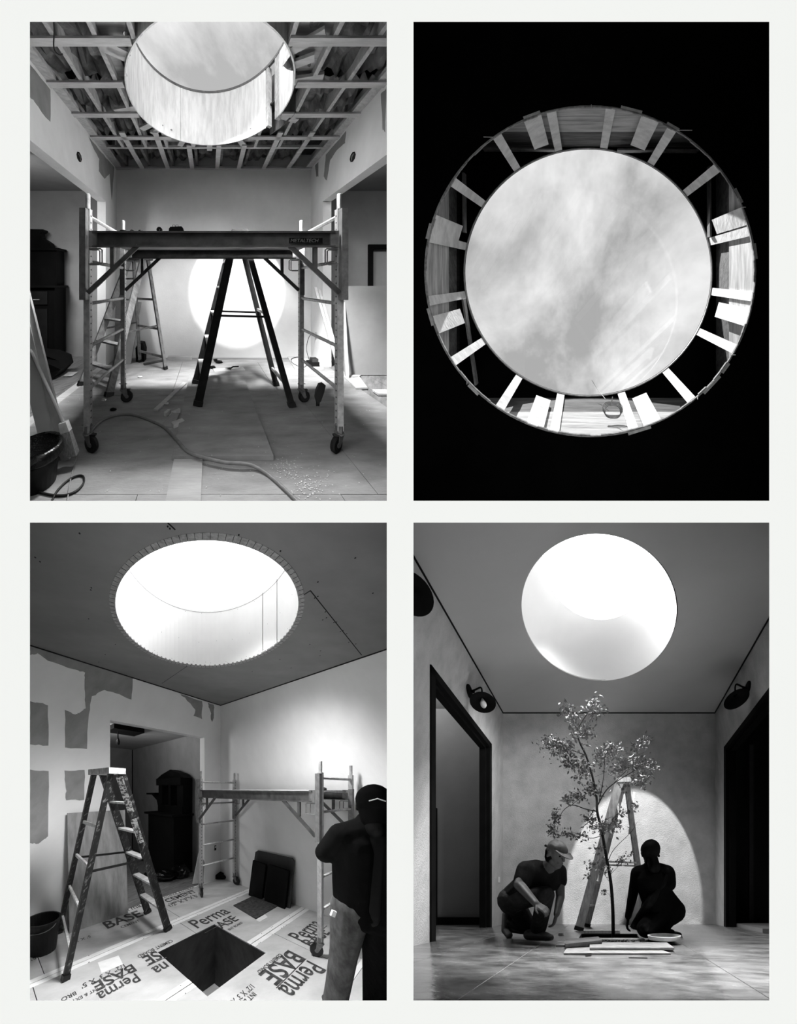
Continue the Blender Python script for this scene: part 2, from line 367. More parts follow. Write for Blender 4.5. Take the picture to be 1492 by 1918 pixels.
def scaffold(Q, label, nametext=True, gap=.0):
    Lx, Dy = 1.87, .74
    root = thing('scaffold', Q((Lx / 2, Dy / 2, 0)), label, 'scaffold')
    for i, a in enumerate((0, Lx)):
        sg = 1 if i == 0 else -1
        for j, d in enumerate((0, Dy)):
            p_ = MB(Q).box(a - .022, a + .022, d - .022, d + .022, .16, 1.80).build('post', M_steel, root)
            MB(Q).lathe((a, d, 1.80), (0, 0, 1), [(.017, 0), (.017, .11), (.012, .115)], 12).build('coupling_pin', M_steel, p_)
            hb = MB(Q)
            for k in range(32):
                z = .2 + k * .05
                hb.lathe((a + sg * .0221, d, z), (sg, 0, 0), [(.0065, 0), (.0065, .001)], 8)
                if j == 0 or True: hb.lathe((a, d - .0221 if j == 0 else d - .0221, z), (0, -1, 0), [(.004, 0), (.004, .0005)], 6) if False else None
            tag(hb.build('hole_row', M_hole, p_), kind='stuff')
            MB(Q).lathe((a, d, .145), (0, 0, 1), [(.028, 0), (.028, .05)], 12).build('socket', M_steeld, p_)
            MB(Q).tube([(a - .04, d - .01, .2), (a + .04, d - .01, .2)], .004, 6).build('locking_pin', M_steeld, p_)
            caster(root, Q, (a, d, 0), turn={(0, 0): -.4, (0, 1): .3, (1, 0): -2.6, (1, 1): .2}[(i, j)])
        for z in (1.75, 1.413, 1.097, .775, .456):
            MB(Q).tube([(a, 0, z), (a, Dy, z)], .0145, 10).build('rung', M_steel, root, smooth=True)
    for j, d in enumerate((-.045, Dy + .0)):
        dd = -.02 if j == 0 else .0
        b = MB(Q)
        y0 = d - .018; y1 = d + .018
        x0, x1 = .06, Lx - .06
        b.box(x0, x1, y0 + .024, y1, 1.515, 1.62)
        b.box(x0, x1, y0, y1, 1.612, 1.625); b.box(x0, x1, y0, y1, 1.51, 1.522)
        b.build('side_rail', M_rail, root)
        for i, a in enumerate((0, Lx)):
            sg = 1 if i == 0 else -1
            sl = MB(Q).box(min(a - sg * .027, a + sg * .018), max(a - sg * .027, a + sg * .018), d - .028, d + .024, 1.13, 1.79 if j == 0 else 1.64)
            sl.build('corner_sleeve', M_steeld, root)
            MB(Q).box(min(a + sg * .03, a + sg * .09), max(a + sg * .03, a + sg * .09), d - .01, d + .012, 1.51, 1.63).build('rail_bracket', M_steeld, root)
            MB(Q).beam((a + sg * .025, d - .005, 1.18), (a + sg * .385, d - .005, 1.52), .016, .034, (0, -1, 0) if False else (0, 1, 0) if False else (sg * -.68, 0, .73)).build('diagonal_brace', M_rail, root)
            MB(Q).box(a + sg * .20 - .014, a + sg * .20 + .014, d - .012, d + .012, 1.36, 1.515).build('strut', M_rail, root)
            lp = [(a + sg * .03, d, 1.50), (a + sg * .115, d, 1.50), (a + sg * .125, d, 1.49), (a + sg * .125, d, 1.40), (a + sg * .115, d, 1.39), (a + sg * .03, d, 1.39)]
            MB(Q).tube(lp, .005, 6).tube([(p[0] - sg * .03, p[1] + .03, p[2] - .004) for p in lp], .0045, 6).build('locking_hoop', M_steeld, root)
    dk = MB(Q).box(.04, Lx - .04, -.02, Dy - .03, 1.598, 1.618).build('deck', M_ply, root)
    if nametext:
        pl = MB(Q).box(1.475, 1.715, -.068, -.0645, 1.535, 1.575).build('name_plate', M_blk, root)
        tf = lambda x, y, h: Q((1.482 + x, -.0685, 1.543 + y))
        text('METALTECH', .036, tf, 'lettering', mt('dull_lettering', .42, .05, 40, .7), pl, shx=.25)
    return root
def ladder(f1, f2, r1, r2, t1, t2, label, mr, ms, wide=.075, thin=.03, nst=5, nr=4, spread=.36, cap=True, spm=None, frame=(0, 1, 0), sw=.02, capm=None, width_r=.045):
    """f1,f2 feet of the step side, r1,r2 feet of the rear side, t1,t2 the ends of the top"""
    f1, f2, r1, r2, t1, t2 = map(V, (f1, f2, r1, r2, t1, t2))
    root = thing('stepladder', (f1 + f2 + r1 + r2) / 4, label, 'ladder')
    ax = (t2 - t1).normalized(); out = V(((f1 + f2 - r1 - r2) / 2)[:]); out.z = 0; out.normalize()
    tf1, tf2, tr1, tr2 = t1 + out * .05, t2 + out * .05, t1 - out * .04, t2 - out * .04
    for a, c in ((f1, tf1), (f2, tf2)):
        d = (c - a).normalized(); n = ax.cross(d)
        r_ = MB().beam(a + d * .015, c, thin, wide, n).build('side_rail', mr, root)
        MB().beam(a, a + d * .05, thin * 1.5, wide * 1.12, n).build('rubber_foot', M_rub, r_)
    for a, c in ((r1, tr1), (r2, tr2)):
        d = (c - a).normalized(); n = ax.cross(d)
        r_ = MB().beam(a + d * .015, c, thin * .95, width_r, n).build('rear_rail', mr, root)
        MB().beam(a, a + d * .05, thin * 1.5, width_r * 1.25, n).build('rubber_foot', M_rub, r_)
    for k in range(1, nst + 1):
        q = k / (nst + 1.0); a = f1.lerp(tf1, q); c = f2.lerp(tf2, q)
        MB().beam(a, c, wide * .98, sw, (0, 0, 1)).build('step', ms, root)
    for k in range(nr):
        q = .12 + k * .8 / max(1, nr); a = r1.lerp(tr1, q); c = r2.lerp(tr2, q)
        MB().beam(a, c, .022, .03, (0, 0, 1)).build('rear_rung', ms, root)
    for a, ta, c, tcc in ((f1, tf1, r1, tr1), (f2, tf2, r2, tr2)):
        MB().beam(a.lerp(ta, spread), c.lerp(tcc, spread), .010, .022, (0, 0, 1)).build('spreader', spm or capm or ms, root)
    if cap:
        c0 = t1 - ax * .04; c1 = t2 + ax * .04
        MB().beam(c0 + V((0, 0, .01)), c1 + V((0, 0, .01)), .17, .055, (0, 0, 1)).build('top_cap', capm or ms, root)
    return root
# ================================================================== ROOM 1 (upper left): gutted room, scaffold under the round shaft
R = R1
CZ = 3.185; XL, XR, YBK = -1.565, 1.73, 4.07; JY, HZ, SCZ = 3.65, 2.505, 2.87
fl = R1.fl; at = R1.at
fo = MB().box(-6, 6, 1.1, 4.3, -.05, -.018).build('floor', M_dark, clip=True); tag(fo, 'upper left room floor of grey plywood sheets', 'floor', kind='structure')
M_fl1 = mt('scuffed_plywood', .54, .07, 3.5, .85, .25, stretch=(1, 2.5, 1), bscale=40)
xs = [-1.60, -.42, .78, 1.80]; ys_ = [1.1, 1.42, 2.68, 3.86, 4.1]
for i in range(3):
    for j in range(4):
        dx = .22 if j % 2 else 0
        a, c = xs[i] + (dx if i else 0), xs[i + 1] + (dx if i < 2 else 0)
        MB().box(a + .002, c - .002, ys_[j] + .002, ys_[j + 1] - .002, -.018, random.uniform(-.001, .0015)).build('plywood_sheet', M_fl1, fo, clip=True)
M_oldf = mt('old_floorboard', .42, .09, 4, .7, .1, stretch=(6, 1, 1))
for sgn in (-1, 1):
    for k in range(14):
        x0 = (1.60 if sgn < 0 else 1.80) + k * .13
        MB().box(min(sgn * x0, sgn * (x0 + .127)), max(sgn * x0, sgn * (x0 + .127)), 1.6, 4.28, -.03, -.012 + random.uniform(0, .002)).build('floorboard', M_oldf, fo, clip=True)
MB().box(-1.66, -1.56, 1.3, 3.66, -.02, .006).build('threshold_strip', M_lum, fo)

wb = tag(MB().box(XL - .02, XR + .02, YBK, YBK + .12, -.02, CZ + .3).build('wall_back', M_wall, clip=True), 'back wall of the upper left room, with a bright pool of light', 'wall', kind='structure')
for nm, x0, x1, sg in (('wall_left', XL - .13, XL, 1), ('wall_right', XR, XR + .13, -1)):
    b = MB(); b.box(x0, x1, 1.1, JY, HZ, CZ + .25); b.box(x0, x1, JY, YBK, -.02, CZ + .25)
    wl = tag(b.build(nm, M_wall, clip=True), ('left' if sg > 0 else 'right') + ' wall of the upper left room, a deep header over a wide opening', 'wall', kind='structure')
    xx = XL + .0 if sg > 0 else XR
    def patch(poly, m=M_joint, name='bare_patch'):
        poly = rough(poly, .008)
        MB().prism([(xx, y, z) for y, z in poly], (sg * .0015, 0, 0)).build(name, m, wl, clip=True)
    def yz(u, v): y = (xx) / (u - 391) * 450; return (y, 1.24 + (533 - v) / 450 * y)
    if sg > 0:
        patch([yz(56, 182), yz(56, 121), yz(94, 168), yz(94, 228), yz(80, 213), yz(64, 190)])
        patch([yz(166, 256), yz(190, 286), yz(205, 303), yz(214, 314), yz(209, 375), yz(205, 325), yz(196, 335), yz(185, 320), yz(186, 298), yz(176, 280)])
    else:
        patch([yz(723, 166), yz(713, 176), yz(716, 240), yz(721, 248)])
        patch([yz(648, 245), yz(610, 290), yz(606, 330), yz(612, 338), yz(618, 300), yz(630, 282), yz(646, 268)])
        patch([yz(596, 303), yz(590, 310), yz(592, 330), yz(596, 331)])
    bx = thing('junction_box', (xx, 2.9 if sg > 0 else 2.9, 2.9), 'octagonal hole with an electrical box in the %s header' % ('left' if sg > 0 else 'right'), 'electrical box')
    yb = xx / ((148 if sg > 0 else 660.5) - 391) * 450; zb = 1.24 + (533 - 294) / 450 * yb
    bx.location = R.P((xx, yb, zb)); WL[bx] = bx.location.copy()
    MB().lathe((xx, yb, zb), (sg, 0, 0), [(.058, 0), (.058, .004), (.05, .004), (.045, .001)], 8).build('rim', M_hole, bx)
    MB().tube([(xx + sg * .005, yb - .02, zb + .03), (xx + sg * .012, yb, zb), (xx + sg * .005, yb + .02, zb - .035)], .005, 6).tube([(xx + sg * .005, yb + .02, zb + .03), (xx + sg * .012, yb + .01, zb - .03)], .004, 6).build('loose_wire', M_steeld, bx)
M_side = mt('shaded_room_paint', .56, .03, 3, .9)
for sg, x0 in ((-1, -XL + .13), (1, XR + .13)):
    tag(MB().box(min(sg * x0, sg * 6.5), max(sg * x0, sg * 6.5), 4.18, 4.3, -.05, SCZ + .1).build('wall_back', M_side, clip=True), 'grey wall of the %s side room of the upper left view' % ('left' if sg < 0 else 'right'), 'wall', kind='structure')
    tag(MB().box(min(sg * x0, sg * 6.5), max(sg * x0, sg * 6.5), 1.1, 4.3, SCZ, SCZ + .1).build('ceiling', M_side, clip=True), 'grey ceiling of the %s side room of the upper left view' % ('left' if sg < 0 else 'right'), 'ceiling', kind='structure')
MB().box(-6, XL - .135, 4.165, 4.18, -.012, .10)
# ceiling frame -----------------------------------------------------
HC = (.01, 2.51); HR = .83
pf = lambda a, b_, h: (a, b_, 3.44 + h)
ce = tag(MB().holeplate(pf, (-6, 6, 1.1, 4.25), HC, HR + .03, 64, .02).build('ceiling', M_dark, clip=True), 'dark roof boards above the open ceiling joists of the upper left room', 'ceiling', kind='structure')
def outside(x, y, m=.0): return math.hypot(x - HC[0], y - HC[1]) > HR + m
def spans(fix, axis, lo, hi, m=.015):
    """pieces of a straight member left of / right of the round hole"""
    d = fix - (HC[1] if axis == 'x' else HC[0]); c = HC[0] if axis == 'x' else HC[1]
    if abs(d) >= HR + m: return [(lo, hi)]
    k = math.sqrt((HR + m) ** 2 - d * d); return [q for q in ((lo, c - k), (c + k, hi)) if q[1] - q[0] > .03]
for y in (1.5, 1.93, 2.346, 2.768, 3.2):
    for a, c in spans(y, 'x', XL, XR, .03): MB().box(a, c, y - .034, y + .034, CZ, CZ + .02).build('ceiling_batten', M_lum, ce, clip=True)
MB().box(XL, XR, 3.44, 3.475, CZ + .02, CZ + .055).build('ceiling_batten', M_lum, ce)
MB().box(XL, XR, 4.02, 4.069, CZ, CZ + .03).build('ceiling_batten', M_lum, ce)
for x in (XL + .05, XR - .05): MB().box(x - .05, x + .05, 1.1, 4.02, CZ + .02, CZ + .06).build('wall_plate', M_lumz, ce, clip=True)
for x in (-1.23, -.90, -.60, .66, 1.0, 1.35):
    for a, c in spans(x, 'y', 1.1, 3.44): MB().box(x - .019, x + .019, a, c, CZ + .02, CZ + .21).build('joist', M_lumz, ce, clip=True)
for x in (-1.12, -.69, -.28, .14, .50, .92, 1.33):
    a = 3.08 if abs(x) > .6 else 3.37
    MB().box(x - .034, x + .034, a, 4.02, CZ, CZ + .02).build('ceiling_batten', M_lum, ce)
for x in (-1.38, -1.0, -.6, -.2, .2, .6, 1.0, 1.4):
    MB().box(x - .019, x + .019, 3.48, 4.06, CZ + .06, CZ + .25).build('joist', M_wood, ce)
# plywood pieces round the shaft and angled blocks
for (x0, x1, y0, y1) in ((-.88, -.62, 1.1, 2.35), (-.62, -.40, 2.9, 3.42), (-.38, .5, 3.2, 3.43), (.5, .66, 3.0, 3.42), (.64, .98, 1.5, 2.45)):
    b = MB()
    n = 6
    for i in range(n):
        ya, yb_ = y0 + (y1 - y0) * i / n, y0 + (y1 - y0) * (i + 1) / n; ym = (ya + yb_) / 2
        for a, c in spans(ym, 'x', x0, x1, .02): 
            if c - a > .02: b.box(max(a, x0), min(c, x1), ya, yb_, CZ + .09, CZ + .1)
    if b.v: b.build('plywood_gusset', M_ply, ce, clip=True)
for an, l0, l1 in ((148, .84, 1.02), (212, .84, 1.0), (168, .85, 1.1), (20, .84, 1.12), (-12, .84, 1.1), (-25, .84, 1.0), (115, .84, 1.0), (105, .84, 1.0), (62, .84, 1.02), (90, .84, 1.02), (140, .84, .98), (-150, .84, 1.05), (-35, .84, 1.1)):
    q = math.radians(an); c, s_ = math.cos(q), math.sin(q)
    MB().beam((HC[0] + c * l0, HC[1] + s_ * l0, CZ + .035), (HC[0] + c * l1, HC[1] + s_ * l1, CZ + .035), .075, .03).build('blocking', M_lum, ce, clip=True)
# crumpled insulation paper between joists
def crumple(x0, x1, y0, y1, z, amp):
    b = MB(); nx, ny = 7, 9; vs = []
    for i in range(nx + 1):
        for j in range(ny + 1):
            vs.append((x0 + (x1 - x0) * i / nx, y0 + (y1 - y0) * j / ny, z - random.random() * amp))
    b.add(vs, [(i * (ny + 1) + j, (i + 1) * (ny + 1) + j, (i + 1) * (ny + 1) + j + 1, i * (ny + 1) + j + 1) for i in range(nx) for j in range(ny)])
    return b
M_ins = mt('insulation_paper', .30, .16, 7, .7, .5)
for (x0, x1) in ((-1.5, -1.25), (-1.21, -.92), (1.02, 1.33), (1.37, 1.66), (.68, .98)):
    for (y0, y1) in ((1.3, 2.35), (2.38, 3.3)):
        if outside((x0 + x1) / 2, (y0 + y1) / 2, .1): tag(crumple(x0, x1, y0, y1, CZ + .2, .13).build('insulation', M_ins, ce, clip=True), kind='stuff')
for x0 in (-1.36, -.96, -.56, -.16, .24, .64, 1.04): tag(crumple(x0, x0 + .34, 3.5, 4.05, CZ + .23, .1).build('insulation', M_ins, ce, clip=True), kind='stuff')
# the shaft
sh = thing('skylight_shaft', (HC[0], HC[1], CZ), 'tall round plywood skylight shaft with one open slot in the upper left room', 'skylight', kind=None)
M_shaft = mt('bright_shaft_plywood', .86, .05, 4, .8, .1, stretch=(6, 6, 1), thr=(.35, .6))
def curved(a0, a1, z0, z1, r=HR, th=.012, n=None):
    n = n or max(3, int(abs(a1 - a0) / 5)); vs = []; fs = []
    for i in range(n + 1):
        q = math.radians(a0 + (a1 - a0) * i / n); c, s_ = math.cos(q), math.sin(q)
        for rr, z in ((r, z0), (r, z1), (r + th, z1), (r + th, z0)): vs.append((HC[0] + c * rr, HC[1] + s_ * rr, z))
    for i in range(n):
        for k in range(4): fs.append((i * 4 + k, i * 4 + (k + 1) % 4, i * 4 + 4 + (k + 1) % 4, i * 4 + 4 + k))
    fs += [(0, 1, 2, 3), (n * 4 + 3, n * 4 + 2, n * 4 + 1, n * 4)]
    return MB().add(vs, fs)
for a0, a1 in ((-80, 16.7), (34, 118), (118.4, 200), (200.4, 279.6)):
    curved(a0, a1, CZ - .004, 3.90).build('plywood_panel', M_shaft, sh, smooth=False, clip=True)
for a in (18.5, 21.5, 31.8):
    q = math.radians(a); c, s_ = math.cos(q), math.sin(q)
    MB().beam((HC[0] + c * (HR + .03), HC[1] + s_ * (HR + .03), CZ), (HC[0] + c * (HR + .03), HC[1] + s_ * (HR + .03), 3.9), .035, .06, (c, s_, 0)).build('stud', M_lumz, sh)
MB().beam((HC[0] + .79, HC[1] + .33, 3.42), (HC[0] + .82, HC[1] + .42, 3.85), .03, .05, (1, 0, 0)).build('brace', M_wood, sh)
curved(12, 38, CZ, 3.92, HR + .16, .01).build('backing_sheet', mt('shadowed_sheathing', .36, .06, 5, .9, stretch=(6, 6, 1)), sh)  # shade inside the slot is put into the sheet's darker colour
b = curved(-80, 280, 3.90, 3.93, HR - .004, .03); b.build('top_ring', M_steeld, sh, clip=True)
# hanging cable
hc = [at(101, 41, 1.80), at(101.5, 60, 1.83), at(100.5, 85, 1.86), at(104, 97, 1.88), at(112, 103, 1.9), at(117, 101, 1.93)]
tag(MB().tube(bez(hc), .005, 6).build('cable', M_rub, smooth=True), 'thin black cable dangling from the upper left ceiling frame', 'cable')

Q1 = lambda p: (-.90 + p[0], 1.79 + p[1], p[2])
scaffold(Q1, 'grey rolling scaffold with a long dark platform, under the shaft in the upper left room')
# tools on the platform
tb = thing('tool_bag', (-.24, 1.78, 1.625), 'small black tool bag with wire handles on the scaffold platform', 'bag')
MB().prism([(-.292, 1.745, 1.626), (-.184, 1.745, 1.626), (-.188, 1.745, 1.652), (-.20, 1.745, 1.664), (-.28, 1.745, 1.66), (-.290, 1.745, 1.648)], (0, .09, 0)).build('body', M_blk, tb)
for x in (-.255, -.232): MB().tube([(x - .014, 1.76, 1.660), (x - .009, 1.76, 1.677), (x + .006, 1.76, 1.677), (x + .011, 1.76, 1.660)], .0022, 6).build('handle', M_steeld, tb)
tp = thing('tape_roll', (-.4, 2.0, 1.618), 'round black tape roll standing left of the tool bag on the platform', 'tape')
MB().lathe((-.362, 1.75, 1.641), (0, 1, 0), [(.006, 0), (.02, 0), (.02, .03), (.006, .03)], 16, cap=False).build('roll', M_blk, tp)
for k, (x, dx) in enumerate(((-.63, .05), (-.56, .03), (-.5, .035))):
    tag(MB().ball((x, 1.755, 1.63), (dx / 2, .02, .011), 8, 5, .2).build('rag_scrap', M_blk), ['flat dark scrap at the left end of the platform', 'tiny dark lump between scraps on the platform', 'dark scrap nearest the tape roll on the platform'][k], 'scrap')
tag(MB().box(.32, .87, 1.80, 1.86, 1.619, 1.6235).build('shim', M_wood), 'thin wooden shim lying along the right end of the platform', 'wood strip')

# ladders
ladder(fl(370, 760, .035), fl(366, 718, .035), fl(547, 762), fl(517, 722), (.335, 2.62, 1.80), (.335, 2.92, 1.80),
       'black stepladder standing open on the plywood sheet behind the scaffold', M_lad, M_step, wide=.085, thin=.035, nst=5, nr=2, spread=.5, capm=M_lad, width_r=.06)
M_pl = mt('paint_spattered_rail', .46, .07, 22, .7, thr=(.4, .66))
M_pld = mt('dark_spattered_rail', .26, .05, 22, .7, thr=(.45, .7))
ladder(fl(152, 722), fl(203, 743), fl(262, 678), fl(310, 692), (-1.10, 3.42, 1.58), (-.84, 3.2, 1.58),
       'paint-spattered wooden stepladder behind the left end of the scaffold', M_pl, M_pl, wide=.085, thin=.03, nst=5, nr=3, spread=.42, capm=M_pld)
# back-of-room things
tag(MB().beam((-1.50, 3.98, 0), (-1.515, 4.05, 1.12), .15, .018, (0, 1, 0)).build('board', M_ply), 'tall narrow plywood offcut leaning in the back left corner', 'board')
tag(MB().beam((-1.30, 3.75, 0), (-1.21, 4.03, .95), .16, .02, (0, 1, 0)).build('board', M_side), 'grey board leaning on the back wall behind the spattered ladder', 'board')
bag = thing('tool_backpack', (-1.1, 3.93, 0), 'dark upright backpack on the floor against the back wall, left side', 'backpack')
MB().prism([(-1.17, 3.86, 0), (-1.04, 3.86, 0), (-1.03, 3.86, .2), (-1.06, 3.86, .30), (-1.13, 3.86, .31), (-1.18, 3.86, .22)], (0, .13, 0)).build('body', M_blk, bag)
MB().tube(bez([(-1.13, 3.85, .29), (-1.11, 3.82, .2), (-1.13, 3.85, .05)]), .008, 6).build('strap', M_rub, bag)
tag(MB().box(-.68, -.28, 3.95, 4.03, 0, .05).build('board', M_lum), 'pale timber offcut lying along the foot of the back wall', 'board')
tag(MB().beam((-1.0, 3.7, .012), (-.72, 3.9, .012), .06, .02).build('board', M_pld), 'short dark board lying flat in front of the backpack', 'board')
lb = tag(MB().beam(fl(400, 695), fl(457, 692), .12, .03).build('board', M_lum), 'pale plank lying on the floor behind the black ladder', 'board')
tr = thing('trowel', fl(432, 688, .03), 'small dark trowel lying on the pale plank', 'trowel')
p = fl(430, 690, .03)
MB().prism([(p[0] - .07, p[1], .032), (p[0] + .02, p[1] - .04, .032), (p[0] + .02, p[1] + .04, .032)], (0, 0, .003)).build('blade', M_blk, tr)
MB().tube([(p[0] + .02, p[1], .035), (p[0] + .05, p[1], .055), (p[0] + .13, p[1] + .01, .055)], .011, 8).build('handle', M_blk, tr)
for k, (u, v) in enumerate(((410, 680), (398, 690), (404, 677))):
    p = fl(u, v); tag(MB().ball((p[0], p[1], .02), (.06 - .012 * k, .035, .02), 9, 5, .3).build('rag', M_blk), ['dark rag on the floor behind the pale plank', 'dark rag beside the black ladder foot, smallest', 'dark rag nearest the back wall by the plank'][k], 'rag')
# charger group on a low board
tag(MB().prism([fl(552, 693), fl(606, 693), fl(590, 666), fl(536, 666)], (0, 0, .022)).build('board', M_lum), 'flat pale board under the battery charger by the right wall', 'board')
ch = thing('battery_charger', fl(586, 688), 'black battery charger on a board by the right wall', 'charger')
p = fl(586, 687); MB().box(p[0] - .08, p[0] + .07, p[1] - .06, p[1] + .06, .022, .085).build('body', M_blk, ch); MB().box(p[0] - .03, p[0] + .06, p[1] - .045, p[1] + .045, .085, .13).build('battery', M_rub, ch)
MB().tube(bez([(p[0] - .08, p[1], .05), fl(567, 688, .03), fl(548, 680, .03), fl(546, 672, .03), fl(560, 669, .03), fl(572, 678, .03)]), .005, 6).build('cord', M_rub, ch, smooth=True)
ou = thing('wall_outlet', (1.7, 3.95, .43), 'small wall outlet with a thin cord hanging from it, back right corner', 'outlet')
MB().box(1.722, 1.729, 3.84, 3.90, .38, .47).build('plate', M_step, ou)
MB().box(1.70, 1.722, 3.855, 3.885, .40, .43).build('plug', M_rub, ou)
MB().tube(bez([(1.70, 3.87, .42), (1.66, 3.86, .45), (1.60, 3.86, .38), (1.585, 3.9, .2), (1.6, 3.85, .06), (1.63, 3.8, .03)]), .0045, 6).build('cord', M_rub, ou, smooth=True)
# left side room: sideboard, tarp
sd = thing('sideboard', (-2.9, 4.0, 0), 'dark antique sideboard with a carved top against the left side room wall', 'cabinet')
MB().box(-3.3, -2.47, 3.85, 4.15, 0, 1.19).build('body', M_blk, sd); MB().box(-3.34, -2.43, 3.81, 4.16, 1.19, 1.225).build('top', M_blk, sd)
MB().box(-3.28, -2.5, 3.95, 4.15, 1.225, 1.82).build('upper_cabinet', M_blk, sd); MB().box(-3.3, -2.46, 3.92, 4.16, 1.80, 1.84).build('cornice', M_blk, sd)
MB().prism([(-3.3, 4.0, 1.84), (-2.62, 4.0, 1.84), (-2.65, 4.0, 1.93), (-2.72, 4.0, 1.98), (-2.8, 4.0, 2.02), (-2.81, 4.0, 2.1), (-2.75, 4.0, 2.13), (-2.76, 4.0, 2.16), (-3.3, 4.0, 2.17)], (0, .12, 0)).build('carved_crest', M_blk, sd)
for x in (-2.75, -3.15): MB().box(x - .17, x + .17, 3.838, 3.85, .15, .85).build('door', M_rub, sd); MB().box(x - .17, x + .17, 3.838, 3.85, .92, 1.13).build('drawer', M_rub, sd); MB().tube([(x - .05, 3.83, 1.0), (x + .05, 3.83, 1.0)], .006, 6).build('pull', M_steel, sd)
p = fl(92, 712)
tag(MB().prism([(p[0] - .32, p[1], 0), (p[0] + .02, p[1], 0), (p[0] + .12, p[1] + .05, .12), (p[0] + .06, p[1] + .1, .22), (p[0] - .08, p[1] + .05, .30), (p[0] - .3, p[1], .34)], (0, .3, 0)).build('tarp', M_blk), 'crumpled black tarp heaped on the floor of the left side room', 'tarp')
tag(MB().prism([fl(118, 705), fl(134, 705), fl(146, 697), fl(128, 697)], (0, 0, .004)).build('paper', M_step), 'pale sheet of paper on the floorboards left of the ladder', 'paper')
# right side room
tag(MB().beam((2.55, 3.30, 0), (2.55, 3.36, 1.22), 1.42, .018, (0, 1, 0)).build('drywall_sheet', M_side), 'large grey drywall sheet standing upright in the right side room', 'drywall sheet')
MB_fr = thing('picture_frame', (3.1, 4.1, 1.2), 'thick black empty frame leaning above the grey drywall sheet', 'frame')
for (x0, x1, z0, z1) in ((2.75, 3.3, 1.85, 1.93), (2.75, 2.82, 1.1, 1.85), (3.23, 3.3, 1.1, 1.85), (2.75, 3.3, 1.05, 1.12)): MB().box(x0, x1, 4.12, 4.16, z0, z1).build('frame_rail', M_blk, MB_fr)
for k, (p, q, lbl) in enumerate((((1.80, 3.12, 0), (1.90, 3.42, 1.30), 'thin pale batten leaning right of the scaffold, the longest'), ((1.72, 3.1, 0), (1.60, 3.62, 1.20), 'thin pale batten leaning on the right jamb, left one of the pair'), ((1.80, 3.2, 0), (1.66, 3.62, 1.16), 'thin pale batten leaning on the right jamb, right one of the pair'))):
    tag(MB().beam(p, q, .035, .02, (0, 1, 0)).build('batten', M_lum), lbl, 'batten')
for poly, lbl in (([fl(666, 730), fl(688, 729), fl(672, 707), fl(644, 708)], 'loose plank on the floor right of the scaffold, nearest the batten feet'), ([fl(708, 741), fl(724, 741), fl(724, 733), fl(697, 733)], 'loose plank at the right edge of the plywood floor'), ([fl(655, 712), fl(668, 711), fl(676, 705), fl(650, 705)], 'short offcut behind the loose planks on the right')):
    tag(MB().prism(poly, (0, 0, .022)).build('board', M_lum), lbl, 'board')
# glove hanging on the scaffold's right frame
p = at(603, 720, 2.15)
gl = thing('glove', p, 'dark work glove hanging from the low right rung of the scaffold', 'glove')
MB().prism([at(605, 718, 2.15), at(610, 722, 2.15), at(607, 735, 2.15), at(601, 752, 2.15), at(595, 758, 2.15), at(591, 745, 2.15), at(593, 732, 2.15), at(598, 720, 2.15)], (0, .03, 0)).build('palm', M_rub, gl)
for du in (0, 2.2, 4.4): MB().caps(at(593 + du, 750, 2.165), at(592.5 + du, 760, 2.165), .007, .005, 8).build('finger', M_rub, gl)
# floor sheets and boards in the middle
tag(MB().box(-.26, .455, 1.69, 3.2, .002, .034).build('plywood_offcut', M_fl1), 'large raised plywood sheet lying under the black ladder', 'board')
tag(MB().box(-.245, -.045, 1.335, 1.685, .002, .016).build('board', mt('grey_plank', .60, .05, 4, .8, .2, stretch=(1, 5, 1))), 'long pale plank in front of the raised plywood sheet', 'board')
tag(MB().beam((-.52, 2.35, .01), (-.30, 3.0, .01), .05, .015).build('batten', M_lum), 'narrow batten lying along the left edge of the raised sheet', 'batten')
for k, (u, v, a, c, lbl) in enumerate(((333, 797, .09, .05, 'square wood block nearest the cable'), (324, 782, .05, .03, 'small wood block behind the square one'), (313, 777, .03, .03, 'smallest wood chip of the offcut heap'), (329, 778, .07, .02, 'thin wedge on the offcut heap'))):
    p = fl(u, v); tag(MB().beam((p[0] - a / 2, p[1] - .03, .02 + .012 * (k == 3)), (p[0] + a / 2, p[1] + .03, .02 + .012 * (k == 3)), c, .035).build('wood_offcut', M_lum), lbl, 'wood offcut')
p = fl(315, 795); tag(MB().prism([(p[0] - .06, p[1] - .04, .004), (p[0] + .05, p[1] - .05, .004), (p[0] + .09, p[1] + .08, .05), (p[0] + .02, p[1] + .1, .05)], (0, 0, .004)).build('cardboard_scrap', M_side), 'curled cardboard scrap against the offcut heap', 'scrap')
# cables
cb = [fl(170, 808, .012), fl(185, 792, .012), fl(205, 781, .012), fl(232, 776, .012), fl(258, 779, .012), fl(300, 796, .012), fl(320, 812, .02), fl(334, 828, .046), fl(352, 846, .048), fl(378, 856, .047), fl(420, 866, .044), fl(452, 868, .046), fl(475, 873, .03), fl(500, 888, .012), fl(530, 914, .012), fl(562, 945, .012)]
tag(MB().tube(bez(cb), .0115, 8).build('extension_cord', mt('grey_cord', .45, .05, 20, .6), smooth=True), 'thick grey extension cord arching across the plywood floor', 'cord')
cb = [fl(60, 918, .01), fl(90, 926, .01), fl(118, 928, .01), fl(142, 920, .01), fl(156, 905, .01), fl(156, 893, .01), fl(146, 891, .01), fl(128, 899, .01), fl(108, 918, .01), fl(97, 938, .01)]
tag(MB().tube(bez(cb), .006, 8).build('extension_cord', M_rub, smooth=True), 'thin black cord looped on the floor beside the black bin', 'cord')
cb = [fl(146, 846, .01), fl(142, 862, .01), fl(135, 885, .01), fl(130, 910, .01), fl(126, 940, .01)]
